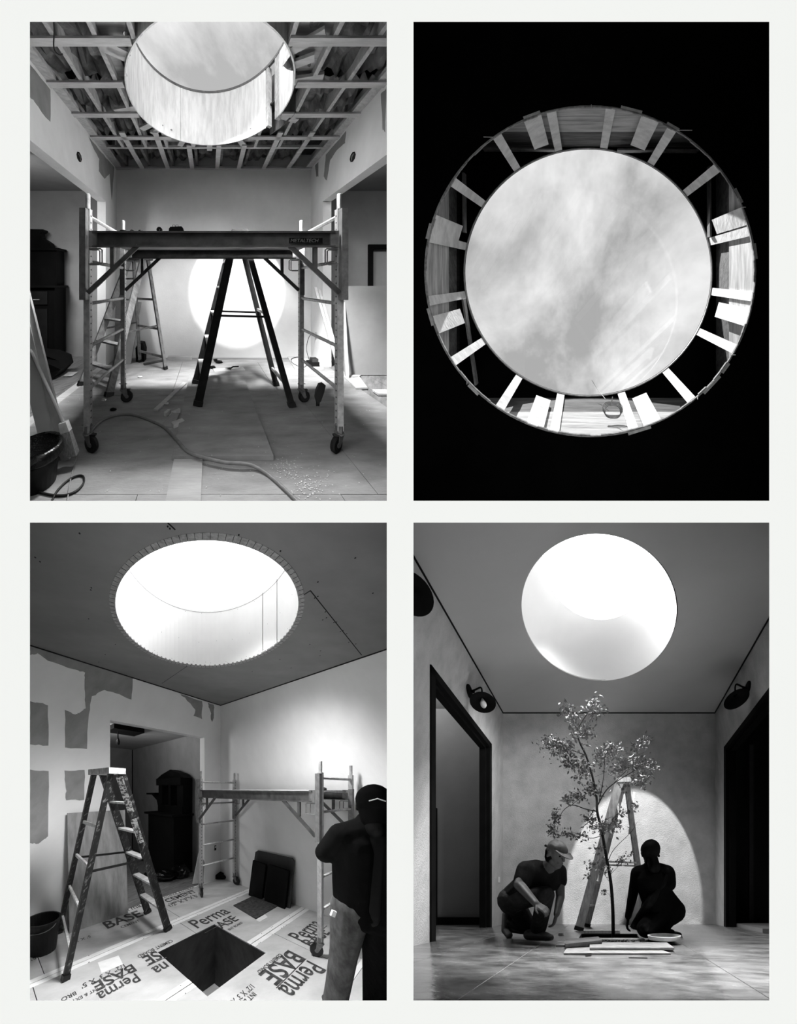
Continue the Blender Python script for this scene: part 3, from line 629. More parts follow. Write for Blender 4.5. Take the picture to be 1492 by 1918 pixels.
tag(MB().tube(bez(cb), .004, 6).build('thin_wire', M_side, smooth=True), 'thin pale wire running down from the broom head', 'wire')
# bin, broom, leaning boards at the left
bn = thing('bin', at(78, 925, 1.45), 'black plastic bin with a bin liner at the bottom left corner of the room', 'bin')
bx_, by_ = at(72, 900, 1.50)[0], 1.50
MB().lathe((bx_, by_, -.0), (0, 0, 1), [(.09, .01), (.095, .0), (.118, .235), (.113, .235), (.09, .02)], 24, cap=True).build('body', M_rub, bn, smooth=True)
MB().lathe((bx_, by_, .165), (0, 0, 1), [(.122, 0), (.136, .02), (.135, .06), (.128, .082), (.11, .075), (.07, .05), (.02, .045)], 22).build('liner', mt('glossy_liner', .05, .02, 8, .25, .8, bscale=30), bn, smooth=True)
br = thing('broom', at(122, 800, 1.62), 'pale-handled broom leaning at the left, head down beside the bin', 'broom')
h0, h1 = at(120, 793, 1.60), at(50, 640, 1.75)
MB().tube([h0, h1], .011, 10).build('handle', M_lum, br, smooth=True)
MB().beam(at(119, 790, 1.60), at(124, 808, 1.60), .05, .035, (0, 1, 0), w2=.06).build('ferrule', M_step, br)
MB().beam(at(124, 808, 1.60), at(134, 851, 1.62), .06, .03, (0, 1, 0), w2=.085, t2=.045).build('bristles', mt('bristle', .5, .15, 40, .9, .5, stretch=(10, 10, 1)), br)
tag(MB().beam((-1.11, 1.72, 0), (-1.47, 1.76, 1.35), .13, .02, (0, 1, 0)).build('board', mt('primed_board', .80, .03, 5, .8)), 'white primed board leaning at the left edge of the upper left room', 'board')
tag(MB().beam((-1.01, 1.70, 0), (-1.40, 1.78, 1.35), .06, .02, (0, 1, 0)).build('board', M_lum), 'narrow pale stud leaning beside the white primed board', 'board')
# sawdust and chips
b = MB()
for k in range(420):
    if k < 160: u, v = random.gauss(580, 22), random.gauss(908, 18)
    elif k < 240: u, v = random.gauss(535, 14), random.gauss(875, 10)
    else: u, v = random.uniform(120, 715), random.uniform(690, 930)
    if v < 682 or v > 936: continue
    p = fl(u, v, .0025); r = random.uniform(.002, .007); a = random.uniform(0, 6)
    b.add([(p[0] + r * math.cos(a + q), p[1] + r * math.sin(a + q), .003 + random.random() * .003 + (.033 if -.27 < p[0] < .46 and 1.68 < p[1] < 3.21 else 0)) for q in (0, 1.9, 3.6)], [(0, 1, 2)])
tag(b.build('sawdust', M_step), 'pale sawdust and wood chips scattered over the plywood floor', 'sawdust', kind='stuff')
for k, (u, v) in enumerate(((194, 751), (212, 769), (262, 707), (311, 758))):
    p = fl(u, v); tag(MB().ball((p[0], p[1], .012), (.03, .02, .012), 8, 5, .25).build('plaster_crumb', M_step if k != 1 else M_blk), ['pale crumb at the foot of the spattered ladder', 'dark crumb behind the left front caster', 'curl of pale scrap behind the rear left caster', 'pale crumb left of the raised plywood sheet'][k], 'debris')

# ================================================================== ROOM 2 (upper right): looking straight up into the framed skylight
R = R2
C2 = (.043, .022); r2 = .83; Y0, YJ, YT = 1.87, 2.2, 2.48
M_void = mt('ceiling_coloured_unlit', .03, .01, 3, 1, spec=0)  # lack of light put into the colour; the ceiling itself is white drywall
pc = lambda a, c, h: (a, Y0 + h, c)
tag(MB().holeplate(pc, (-1.7, 2.2, -1.7, 1.7), C2, r2 + .008, 96, -.012).build('ceiling', M_void, clip=True), 'ceiling of the upper right view, coloured black as unlit, with a large round hole', 'ceiling', kind='structure')
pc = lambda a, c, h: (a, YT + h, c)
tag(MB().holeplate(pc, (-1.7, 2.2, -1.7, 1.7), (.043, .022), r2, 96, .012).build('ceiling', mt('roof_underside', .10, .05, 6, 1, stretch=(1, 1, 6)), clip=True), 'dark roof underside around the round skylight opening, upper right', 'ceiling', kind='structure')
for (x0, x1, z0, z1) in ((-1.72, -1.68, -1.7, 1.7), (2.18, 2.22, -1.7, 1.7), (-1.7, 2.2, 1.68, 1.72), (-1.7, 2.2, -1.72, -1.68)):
    tag(MB().box(x0, x1, Y0, YT, z0, z1).build('light_baffle_8', M_void, clip=True), 'dark panel added against light leaks at the edge of the upper right ceiling void', 'partition', kind='structure')  # added to stop light leaking into the void from its sides
fr = thing('skylight_opening', (C2[0], Y0, C2[1]), 'round skylight framing of joists, short studs and blocks seen from below', 'skylight')
M_jst = mt('grained_joist', .66, .14, 3, .8, .2, stretch=(1.2, 9, 9))
M_jst2 = mt('grained_joist_upright', .66, .14, 3, .8, .2, stretch=(9, 9, 1.2))
e = .836
MB().box(C2[0] - 1.6, C2[0] + 1.6, Y0 + .005, YJ, C2[1] + e, C2[1] + e + .04).build('joist', M_jst, fr, clip=True)
MB().box(C2[0] - 1.6, C2[0] + 1.6, Y0 + .005, YJ, C2[1] - e - .04, C2[1] - e).build('joist', M_jst, fr, clip=True)
MB().box(C2[0] + e, C2[0] + e + .04, Y0 + .005, YJ, C2[1] - e, C2[1] + e).build('joist', M_jst2, fr)
MB().box(C2[0] - e - .04, C2[0] - e, Y0 + .005, YJ, C2[1] - e, C2[1] + e).build('joist', M_jst2, fr)
M_pn = mt('dark_sheathing', .34, .1, 3, .85, .2, stretch=(1.5, 9, 9))
for (x0, x1, z0, z1) in ((-.86, .93, .86, .88), (-.86, .93, -.84, -.82), (.90, .92, -.8, .85), (-.86, -.84, -.8, .85)):
    MB().box(x0, x1, YJ + .0, YT - .003, z0, z1).build('sheathing', M_pn, fr)
for (u0, w0, u1, w1) in ((905, 280, 1038, 281), (1156, 282, 1306, 283), (869, 325, 870, 436), (1327, 312, 1328, 444), (868, 560, 892, 720)):
    MB().beam(R.at(u0, w0, 2.40), R.at(u1, w1, 2.40), .012, .05, (0, 1, 0)).build('cleat', M_steeld, fr)
M_st2 = mt('fresh_pine', .85, .06, 10, .8, .3, thr=(.35, .6))
def ang(u, v): return math.atan2((516 - v) - (516 - 508), u - 1105) if False else math.atan2(510 - v, u - 1101)
def stud(u, v, w, t=.02, y0=Y0 + .01, y1=YT - .01, rr=None, wide=False):
    a = ang(u, v); c, s_ = math.cos(a), math.sin(a); rr = rr or (r2 + .004 + t / 2)
    p = (C2[0] + c * rr, y0, C2[1] + s_ * rr); q = (C2[0] + c * rr, y1, C2[1] + s_ * rr)
    return MB().beam(p, q, w, t, (c, 0, s_)).build('wide_block' if wide else 'stud', M_st2, fr)
for (u, v) in ((1046, 284), (968, 317), (906, 383), (873, 462), (873, 552), (908, 637), (973, 704), (1050, 738), (1163, 736), (1245, 693), (1305, 620), (1331, 546), (1328, 453), (1283, 362), (1218, 307), (1130, 279)):
    stud(u, v, .05)
for (u, v) in ((1016, 284), (870, 440), (871, 590), (1020, 736), (1194, 737), (1333, 578), (1330, 428), (1190, 284)):
    stud(u, v, .095, .03, y1=2.31, rr=r2 + .022, wide=True)
# ragged lower edge: thin laminated rim
b = MB()
for k in range(96):
    a0, a1 = 2 * math.pi * k / 96, 2 * math.pi * (k + 1) / 96; o = .004 + random.random() * .006
    b.beam((C2[0] + (r2 + o) * math.cos(a0), Y0 - .004, C2[1] + (r2 + o) * math.sin(a0)), (C2[0] + (r2 + o) * math.cos(a1), Y0 - .004, C2[1] + (r2 + o) * math.sin(a1)), .014, .012, (0, 1, 0))
tag(b.build('cut_edge', mt('cut_board_edge', .5, .15, 30, .9), fr), kind='stuff')
for a, l in ((1.32, .11), (1.05, .07), (1.93, .09), (2.9, .08), (-2.35, .07), (-1.27, .12), (-.75, .12), (-.62, .06), (.12, .08), (.47, .08), (3.42, .09)):
    c, s_ = math.cos(a), math.sin(a); p = V((C2[0] + c * (r2 + .009), Y0 - .010, C2[1] + s_ * (r2 + .012))); tt_ = V((-s_, 0, c))
    MB().beam(p - tt_ * l / 2, p + tt_ * l / 2, .013, .006, (0, 1, 0)).build('splinter', M_lumz, fr)
for (u, v, du, dv) in ((923, 257, -18, -.6), (1266, 244, 30, 0), (1368, 665, 9, 0), (1306, 741, 0, 7), (1387, 388, 9, 0), (874, 712, 0, 8), (1436 - 329, 196, 0, 5)):
    p = R.at(u, v, Y0 - .01); q = R.at(u + du, v + dv, Y0 - .03)
    MB().tube([p, q], .0022, 5).build('nail', M_steel, fr)
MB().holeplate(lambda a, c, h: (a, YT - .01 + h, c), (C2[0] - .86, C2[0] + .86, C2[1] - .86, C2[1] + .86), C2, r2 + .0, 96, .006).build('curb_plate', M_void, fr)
b = MB(); N = 96
b.tube([(C2[0] + (r2 - .0) * math.cos(2 * math.pi * k / N), YT - .014, C2[1] + (r2 - .0) * math.sin(2 * math.pi * k / N)) for k in range(N)], .005, 6, closed=True); b.build('opening_rim', M_steel, fr)
wc = thing('wire_coil', (.2, 2.0, -.8), 'small coil of grey wire resting on the lower joist of the round frame', 'wire')
b = MB(); cx, cy, cz = R.at(1147, 768, 2.05)
for k in range(4): b.tube([(cx + (.043 + .004 * k) * math.cos(q * .33), cy + .03 * math.sin(q * .33) * (1 + .1 * k), cz + .006 * k - .01 + .004 * math.sin(q)+ .028*math.sin(q*.33)) for q in range(19)], .0022, 5, closed=True)
b.build('coil', M_steeld, wc); MB().tube([(cx - .01, cy, cz + .02), (cx + .0, cy + .01, cz + .07)], .003, 5).build('wire_end', M_steel, wc)
tag(MB().tube(bez([R.at(1108, 712, YT - .02), R.at(1118, 728, YT - .08), R.at(1133, 747, YT - .2)]), .0022, 5).build('wire', M_step), 'thin pale wire hanging over the lower rim of the round opening', 'wire')
gp = tag(MB().box(-.95, 1.05, 2.62, 2.626, -.95, 1.0).build('skylight_glazing', glassm('clear_glazing', 1.45)), 'clear glass pane over the round skylight of the upper right view', 'skylight glass')
# ================================================================== ROOM 3 (lower left): drywall hung, cement board floor with a square planting hole
R = R3
fl = R3.fl; at = R3.at
def S(p): return st(*p)
def sbox(s0, s1, t0, t1, z0, z1): return MB(S).box(min(s0, s1), max(s0, s1), min(t0, t1), max(t0, t1), z0, z1)
H3 = 3.19
M_cem = mt('cement_board', .70, .05, 4, .85, .15, bscale=80)
M_tape = mt('seam_tape', .88, .04, 9, .8)
M_ink = mt('stencil_ink', .22, .07, 30, .8, thr=(.4, .6))
M_w3 = mt('white_plaster_b', .86, .02, 2.5, .9, .1, bscale=60)
M_c3 = mt('grey_ceiling_board', .46, .03, 2, .9)
HS0, HS1, HT0, HT1 = 1.21, 2.0, 1.09, 1.83
fo = tag(sbox(-.1, 4, -3.4, 0, -.06, -.012).build('floor', M_oldf, clip=True), 'lower left room floor of printed cement boards around a square hole', 'floor', kind='structure')
def rect_minus(s0, s1, t0, t1):
    if s1 <= HS0 or s0 >= HS1 or t1 <= HT0 or t0 >= HT1: return [(s0, s1, t0, t1)]
    out = []
    if s0 < HS0: out.append((s0, HS0, t0, t1))
    if s1 > HS1: out.append((HS1, s1, t0, t1))
    a, c = max(s0, HS0), min(s1, HS1)
    if t0 < HT0: out.append((a, c, t0, HT0))
    if t1 > HT1: out.append((a, c, HT1, t1))
    return out
rows = [(-.18, .73, [0, 1.42, 2.9, 4]), (.73, 1.64, [0, 1.5, 3.0, 4]), (1.64, 2.55, [0, .85, 2.36, 4]), (2.55, 3.7, [0, 1.5, 4])]
for t0, t1, ss in rows:
    for i in range(len(ss) - 1):
        b = MB(S)
        for q in rect_minus(ss[i] + .003, ss[i + 1] - .003, max(t0, 0) + .003, t1 - .003): b.box(q[0], q[1], q[2], q[3], -.012, 0)
        b.build('cement_board', M_cem, fo, clip=True)
def strip(s0, s1, t0, t1):
    for q in rect_minus(s0, s1, t0, t1): sbox(q[0], q[1], q[2], q[3], .0002, .0018).build('seam_tape', M_tape, fo, clip=True)
for t in (.73, 1.64): strip(0, 4, t - .055, t - .004); strip(0, 4, t + .004, t + .055)
strip(0, 4, 2.51, 2.55); strip(0, 4, -.02 + .02, .03)
b = MB(S)
for k in range(60):
    t = random.choice((.68, .78, 1.6, 1.69, 2.5)); s_ = random.uniform(.1, 3.2)
    if not (HS0 < s_ < HS1 and HT0 < t < HT1): b.lathe((s_, t, .0018), (0, 0, 1), [(.005, 0), (.005, .001)], 6)
tag(b.build('screw_heads', M_blk, fo, clip=True), kind='stuff')
# the hole
M_pit = mt('hole_lining', .17, .06, 6, .9)
ph = tag(MB(S).box(HS0 - .02, HS0, HT0 - .02, HT1 + .02, -.72, -.001).box(HS1, HS1 + .02, HT0 - .02, HT1 + .02, -.72, -.001).build('trim_9', M_pit), 'dark timber lining of the square hole in the cement board floor', 'hole lining', kind='structure')
MB(S).box(HS0, HS1, HT0 - .02, HT0, -.72, -.001).build('lining_board', M_pit, ph); MB(S).box(HS0, HS1, HT1, HT1 + .02, -.72, -.001).build('lining_board', M_pit, ph)
MB(S).box(HS0, HS1, HT0, HT1, -.74, -.72).build('hole_bottom', M_cem, ph)
# walls
DS0, DS1, DH = .40, 2.05, 2.54
b = MB(S); b.box(DS1, 4, -.12, 0, 0, H3); b.box(0, DS0, -.12, 0, 0, H3); b.box(DS0, DS1, -.12, 0, DH, H3)
wl = tag(b.build('wall_left', M_w3, clip=True), 'left wall of the lower left room, patched plaster round a dark doorway', 'wall', kind='structure')
wr = tag(MB(S).box(-.12, 0, 0, 4.5, -.05, H3).build('wall_right', M_w3, clip=True), 'plain right wall of the lower left room, lit from the shaft', 'wall', kind='structure')
def patch(pts, m=M_joint):
    MB(S).prism([(wl3(u, v)[0], 0, wl3(u, v)[1 + 1]) for u, v in rough(pts)], (0, .002, 0)).build('bare_patch', m, wl, clip=True)
def c5(x, y): return (50 + x / 4.388, 1270 + y / 4.388)
def c1(x, y): return (50 + x / 4.388, 975 + y / 4.388)
patch([c1(27, 1000), c1(27, 1105), c1(90, 1090), c1(170, 1150), c1(400, 1225), c1(480, 1250), c5(475, 30), c5(480, 150), c5(485, 250), c5(430, 290), c5(400, 300), c5(312, 262), c5(315, 570), c5(495, 583), c5(510, 300), c5(535, 150), c5(640, 98), c5(730, 125), c5(860, 178), c5(870, 30), c1(870, 1290), c1(600, 1190)])
patch([c5(27, 190), c5(110, 205), c5(175, 225), c5(178, 555), c5(27, 545)]); patch([c5(27, 752), c5(180, 765), c5(175, 1300), c5(100, 1360), c1(27, 2650)])
patch([c5(310, 760), c5(475, 755), c5(472, 1000), c5(325, 1005), c5(320, 900)]); patch([c5(1255, 130), c5(1300, 160), c5(1385, 260), c5(1370, 310), c5(1440, 338), c5(1440, 190)])
patch([(389, 1316), (400, 1320), (400, 1345), (397, 1352), (393, 1330)])
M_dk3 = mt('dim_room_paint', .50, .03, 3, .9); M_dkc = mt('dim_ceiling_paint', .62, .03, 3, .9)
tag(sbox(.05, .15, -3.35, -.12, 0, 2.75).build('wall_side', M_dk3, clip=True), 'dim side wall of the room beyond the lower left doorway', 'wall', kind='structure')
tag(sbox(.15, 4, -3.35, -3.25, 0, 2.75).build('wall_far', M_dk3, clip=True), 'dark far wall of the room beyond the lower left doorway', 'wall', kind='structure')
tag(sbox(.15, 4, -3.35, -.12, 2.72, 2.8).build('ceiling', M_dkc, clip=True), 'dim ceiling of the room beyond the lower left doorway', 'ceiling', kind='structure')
# ceiling with round hole
C3c, r3 = (1.75, 1.55), .81
pf = lambda a, c, h: st(a, c, H3 + h)
ce = tag(MB().holeplate(pf, (-.1, 4.2, -.1, 4.2), C3c, r3, 96, .012).build('ceiling', M_c3, clip=True), 'dark grey board ceiling of the lower left room with a large round hole', 'ceiling', kind='structure')
def cline(p, q, w=.007):
    MB(S).beam((p[0], p[1], H3 - .0012), (q[0], q[1], H3 - .0012), w, .002).build('board_joint', M_hole, ce, clip=True)
def cpt(u, v): p = fl3(u, v, H3); return (p[0], p[1])
cline(cpt(561, 1119), cpt(581, 1106)); cline(cpt(581, 1106), cpt(677, 1227)); cline(cpt(314, 979), cpt(328, 992)); cline(cpt(350, 1248), cpt(303, 1280), .004)
M_shw = mt('dark_ceiling_gap', .10, .03, 8, 1)
MB(S).box(.0, 4, .0, .012, H3 - .012, H3 - .001).build('wall_gap', M_shw, ce, clip=True); MB(S).box(.0, .012, .012, 4, H3 - .012, H3 - .001).build('wall_gap', M_shw, ce, clip=True)
b = MB(S)
for (u, v) in [(149, 999), (66, 1044), (75, 1052), (171, 1101), (170, 1105), (166, 1159), (215, 1150), (216, 1207), (197, 1226), (185, 1240), (282, 1232), (289, 1225), (447, 1002), (525, 1032), (507, 1036), (541, 1070), (665, 1045), (698, 1111), (595, 1090), (589, 1120), (595, 1117), (609, 1146), (611, 1157), (604, 1161), (625, 1166), (630, 1165), (637, 1183), (642, 1181), (649, 1187), (580, 1207), (600, 1219), (599, 1228), (545, 1251), (653, 1203), (666, 1206), (524, 1235), (472, 1258), (314, 986), (318, 990)]:
    p = cpt(u, v); b.lathe((p[0], p[1], H3), (0, 0, -1), [(.006, 0), (.006, .0015)], 6)
tag(b.build('screw_heads', M_hole, ce), kind='stuff')
# trim ring with nicks, shaft
sh = thing('skylight_shaft', st(C3c[0], C3c[1], H3), 'round drywall-lined skylight shaft with blown-out daylight, lower left room', 'skylight')
rb = MB().holeplate(pf, (0, 0, 0, 0), C3c, r3, 8, 0)
def ring(r0, r1, z0, z1, m, name, parent, n=96):
    vs = []; fs = []
    for k in range(n):
        a = 2 * math.pi * k / n; c, s_ = math.cos(a), math.sin(a)
        for rr, z in ((r0, z0), (r1, z0), (r1, z1), (r0, z1)): vs.append(st(C3c[0] + c * rr, C3c[1] + s_ * rr, z))
    for k in range(n):
        j = (k + 1) % n
        for i in range(4): fs.append((k * 4 + i, k * 4 + (i + 1) % 4, j * 4 + (i + 1) % 4, j * 4 + i))
    return MB().add(vs, fs).build(name, m, parent, clip=True)
ring(r3 - .002, r3 + .045, H3 - .004, H3 - .001, mt('metal_bead', .50, .1, 40, .5), 'corner_bead', sh)
b = MB(S)
for k in range(110):
    a = 2 * math.pi * k / 110; c, s_ = math.cos(a), math.sin(a)
    b.beam((C3c[0] + c * (r3 + .006), C3c[1] + s_ * (r3 + .006), H3 - .0045), (C3c[0] + c * (r3 + .046), C3c[1] + s_ * (r3 + .046), H3 - .0045), .003, .001)
tag(b.build('bead_nicks', M_hole, sh, clip=True), kind='stuff')
M_sh3 = mt('shaft_drywall', .88, .015, 3, .8)
def cyl3(a0, a1, z0, z1, n):
    vs = []; fs = []
    for i in range(n + 1):
        a = math.radians(a0 + (a1 - a0) * i / n); c, s_ = math.cos(a), math.sin(a)
        for rr, z in ((r3, z0), (r3, z1), (r3 + .012, z1), (r3 + .012, z0)): vs.append(st(C3c[0] + c * rr, C3c[1] + s_ * rr, z))
    for i in range(n):
        for k in range(4): fs.append((i * 4 + k, i * 4 + (k + 1) % 4, i * 4 + 4 + (k + 1) % 4, i * 4 + 4 + k))
    return MB().add(vs, fs)
for a0, a1 in ((100, 160.6), (161.2, 176), (176.6, 459.4)): cyl3(a0, a1, H3, 3.88, max(6, int((a1 - a0) / 4))).build('shaft_board', M_sh3, sh, smooth=False, clip=True)
b = MB(S)
for k in range(90):
    a = 2 * math.pi * k / 90 + random.uniform(-.02, .02); z = [H3 + .03, H3 + .035, 3.84, H3 + .3][k % 4] + random.uniform(-.01, .01)
    b.lathe((C3c[0] + math.cos(a) * (r3 - .0005), C3c[1] + math.sin(a) * (r3 - .0005), z), (-math.cos(a), -math.sin(a), 0), [(.0035, 0), (.0035, .0006)], 5)
tag(b.build('screw_heads', M_steeld, sh, clip=True), kind='stuff')
ring(r3 - .003, r3, 3.855, 3.859, M_side, 'top_bead', sh)
pan = MB(); n = 64
pan.add([st(C3c[0] + (r3 + .012) * math.cos(2 * math.pi * k / n), C3c[1] + (r3 + .012) * math.sin(2 * math.pi * k / n), 3.885) for k in range(n)] , [tuple(range(n))])
tag(pan.build('skylight_dome', emi('bright_sky_a', 1, 4.2), sh, clip=True), None)
# scaffold
A = (-.115, 3.92); e_ = (.6467, -.7627); n_ = (.7627, .6467)
Q3 = lambda p: (A[0] + e_[0] * p[0] + n_[0] * p[1], A[1] + e_[1] * p[0] + n_[1] * p[1], p[2])
scaffold(Q3, 'rolling scaffold along the right wall of the lower left room', nametext=False)
for k, (a, c, w_, l_) in enumerate(((.5, .3, .28, .9), (1.3, .35, .3, .7))):
    tag(MB(Q3).box(a - l_ / 2, a + l_ / 2, c - w_ / 2, c + w_ / 2, 1.6185, 1.629).build('board', M_tape), ['thin white offcut lying on the scaffold platform, far half', 'thin white offcut lying on the scaffold platform, near half'][k], 'board')
tag(MB(Q3).ball((1.66, .45, 1.64), (.07, .06, .022), 10, 6, .15).build('glove', M_rub), 'dark glove on the near end of the scaffold platform', 'glove')
# stepladder
f1, f2, q1, q2 = fl(315, 1742), fl(277, 1710), fl(122, 1836), fl(110, 1748)
T1, T2 = at(184, 1470, 2.62), at(216, 1466, 2.40)
T1 = (T1[0], T1[1], 1.80); T2 = (T2[0], T2[1], 1.80)
# order the top ends the way the feet run
lad = ladder(f1, f2, q1, q2, T2, T1, 'paint-spattered black stepladder beside the square floor hole', mt('black_spattered', .08, .04, 35, .6, thr=(.55, .75), v2=.5), M_step, wide=.085, thin=.03, nst=5, nr=4, spread=.5, capm=mt('worn_grey_cap', .6, .15, 20, .6), width_r=.05, spm=M_rub)
fd = (V(f1) - V((T2[0], T2[1], 1.8)))
for k, (q0, q1_) in enumerate(((.60, .74), (.78, .97))):
    a = V(f1).lerp(V((T2[0], T2[1], 1.8)), q0); c = V(f1).lerp(V((T2[0], T2[1], 1.8)), q1_)
    sdv = V((-.3, -1, 0)).normalized() * .021 + V((.03,-.0,.01))
    MB().beam(a + sdv, c + sdv, .006, .06, (1, 0, .3)).build('label_sticker', mt('worn_sticker', .25, .2, 45, .6, v2=.8, thr=(.45, .55)), lad)
# leaning plywood, bucket, boards
tag(MB(S).prism([(1.86, .12, 0), (2.56, .12, 0), (2.56, .03, 1.36), (1.86, .03, 1.36)], (0, -.014, 0)).build('plywood_sheet', mt('grey_plywood', .52, .08, 3, .8, .1, stretch=(6, 6, 1))), 'plywood sheet leaning on the left wall behind the stepladder', 'board')
bk = thing('bucket', at(84, 1775, 2.75), 'black bucket at the lower left, behind the ladder foot', 'bucket')
bp = (at(80, 1700, 2.60)[0], 2.60)
MB().lathe((bp[0], bp[1], 0), (0, 0, 1), [(.12, .0), (.155, .30), (.165, .30), (.165, .32), (.148, .32), (.115, .012)], 26).build('body', M_rub, bk, smooth=False)
MB().tube([(bp[0] + .165 * math.cos(q * .3), bp[1] - .05 - .1 * math.sin(q * .3), .30 - .06 * math.sin(q * .3)) for q in range(11)], .004, 6).build('handle', M_steeld, bk)
for k, (p, q, lbl) in enumerate(((fl(500, 1672), fl(545, 1694), ''),)): pass
bs = thing('panel', st(.1, 1.15, 0), 'large dark rounded panel leaning on the right wall under the scaffold', 'panel')
M_char = mt('dark_panel', .17, .03, 6, .7)
def wrp(u, v, s_): p = wr3(u, v, s_); return (s_, p[1], p[2])
b = MB(S).prism([(.17, .80, 0), (.17, 1.50, 0), (.05, 1.50, .62), (.04, 1.46, .66), (.03, .86, .66), (.04, .82, .63)], (-.02, 0, 0)); b.build('board', M_char, bs)
tag(MB(S).prism([(.24, .84, 0), (.24, 1.08, 0), (.13, 1.08, .50), (.13, .84, .52)], (-.03, 0, 0)).build('dark_card', M_blk), 'narrow black card propped against the dark rounded panel', 'card')
tag(MB(S).prism([(.24, 1.13, 0), (.24, 1.46, 0), (.13, 1.46, .50), (.13, 1.13, .52)], (-.03, 0, 0)).build('dark_card', M_blk), 'wide black card propped beside the narrow one', 'card')
tag(MB().prism([fl(437, 1697), fl(479, 1722), fl(528, 1693), fl(485, 1674)], (0, 0, .012)).build('scrap_board', mt('dark_mat', .25, .1, 30, .8, thr=(.4, .7))), 'dark mottled board lying flat on the cement boards', 'board')
tag(MB().prism([fl(479, 1723), fl(486, 1727), fl(501, 1718), fl(496, 1713)], (0, 0, .003)).build('paper_scrap', M_tape), 'white paper scrap at the corner of the mottled board', 'paper')
tag(MB(S).ball(fl3(537, 1695)[:2] + (.03,), (.04, .045, .03), 8, 6, .3).build('crumpled_paper', M_tape), 'crumpled white paper at the foot of the black cards', 'paper')
tag(MB().beam(fl(574, 1697), fl(591, 1704), .07, .02).build('scrap_board', M_side), 'small flat scrap on the floor near the right wall', 'board')
# paper note with mark
nt_ = tag(MB().prism([fl(183, 1803), fl(190, 1823), fl(230, 1806), fl(222, 1790)], (0, 0, .002)).build('paper_label', M_tape), 'white printed label sheet stuck on the cement board', 'label')
# stencilled writing
def logo(p0, p1, body, d, hs=1.0, bold=.0, m=None):
    a, c = fl3(*p0), fl3(*p1); wd = abs(c[0] - a[0])
    cu = bpy.data.curves.new('t', 'FONT'); cu.body = body; cu.size = 1; cu.offset = bold
    t = bpy.data.objects.new('t', cu); col.objects.link(t); dg = bpy.context.evaluated_depsgraph_get(); dg.update()
    em = t.evaluated_get(dg).to_mesh(); xs = [q.co.x for q in em.vertices]; x0, x1 = min(xs), max(xs)
    k = wd / (x1 - x0); b = MB()
    b.add([st(a[0] + d * (q.co.x - x0) * k, a[1] + d * q.co.y * k * hs, .0022) for q in em.vertices], [tuple(q.vertices) for q in em.polygons])
    t.evaluated_get(dg).to_mesh_clear(); bpy.data.objects.remove(t)
    return b.build('printed_lettering', m or M_ink, fo, clip=True)
def rule(p0, p1):
    a, c = fl3(*p0), fl3(*p1); MB(S).beam((a[0], a[1], .002), (c[0], a[1] * .5 + c[1] * .5, .002), .008, .0006).build('printed_rule', M_ink, fo, clip=True)
logo((575.7, 1799), (524.5, 1856), 'Perma', 1, 1.25, .012); rule((573, 1796), (519, 1852)); logo((540, 1779.7), (490, 1829.8), 'BASE', 1, 1.1, .018); logo((523, 1786), (482, 1821), 'CEMENT BOARD', 1, 1.3, .01)
logo((370, 1739), (437, 1711), 'Perma', -1, 1.25, .012); rule((383, 1748), (440, 1716)); logo((415, 1740), (453, 1725), 'ASE', -1, 1.05, .018); logo((430, 1743), (459, 1731), 'ENT BOARD', -1, 1.2, .01)
logo((566.6, 1764.8), (605, 1731), 'Perma', -1, 1.25, .012); rule((572, 1769), (612, 1734)); logo((588, 1776), (622, 1748), 'BASE', -1, 1.05, .018)
logo((252.8, 1823), (180, 1862), 'Perma', 1, 1.25, .012); rule((252, 1817), (184, 1853)); logo((246, 1806), (172, 1843), 'BASE', 1, 1.0, .018)
logo((231, 1806), (153, 1850), '1/2" X 3\' X 5\'', 1, 1.1, .01); logo((182, 1850), (120, 1878), 'INT & EXTER', 1, 1.1, .01); logo((141, 1857), (98, 1876), 'BRO C', 1, 1.1, .01)
logo((291, 1781), (267, 1796), 'SE', 1, 1.3, .02); logo((320, 1760), (258.5, 1793), 'CEMENT BOARD', 1, 1.3, .01); logo((307, 1801), (280, 1812), 'na', 1, 1.2, .012); rule((312, 1793), (274, 1808))
logo((201.5, 1739.8), (268, 1714), 'BASE', -1, 1.2, .018); logo((224, 1712), (268, 1699), 'Perma', -1, 1.2, .012); logo((228, 1739), (262, 1725), 'CEMENT', -1, 1.2, .01)
logo((468.6, 1843.5), (433, 1876), '1/2" X 3\' X', 1, 1.3, .01); logo((473, 1858), (455, 1876), 'INT &', 1, 1.2, .01)
for k in range(5): logo((308 + k * 3, 1682 + k * 4.2), (362 + k * 2 - (k % 2) * 12, 1661 + k * 4.2), ['INTERIOR & EXTERIOR', '1/2" X 3\' X 5\' BOARD', 'CEMENT', 'CEMENT BOARD X 5\'', '1/2" X 3\' X 5\''][k], -1, 1.1, .01)
logo((168, 1752), (140, 1764), '5\' X 3\'', 1, 1.1, .01); logo((84, 1785), (58, 1797), 'X 5\'', 1, 1.1, .01)
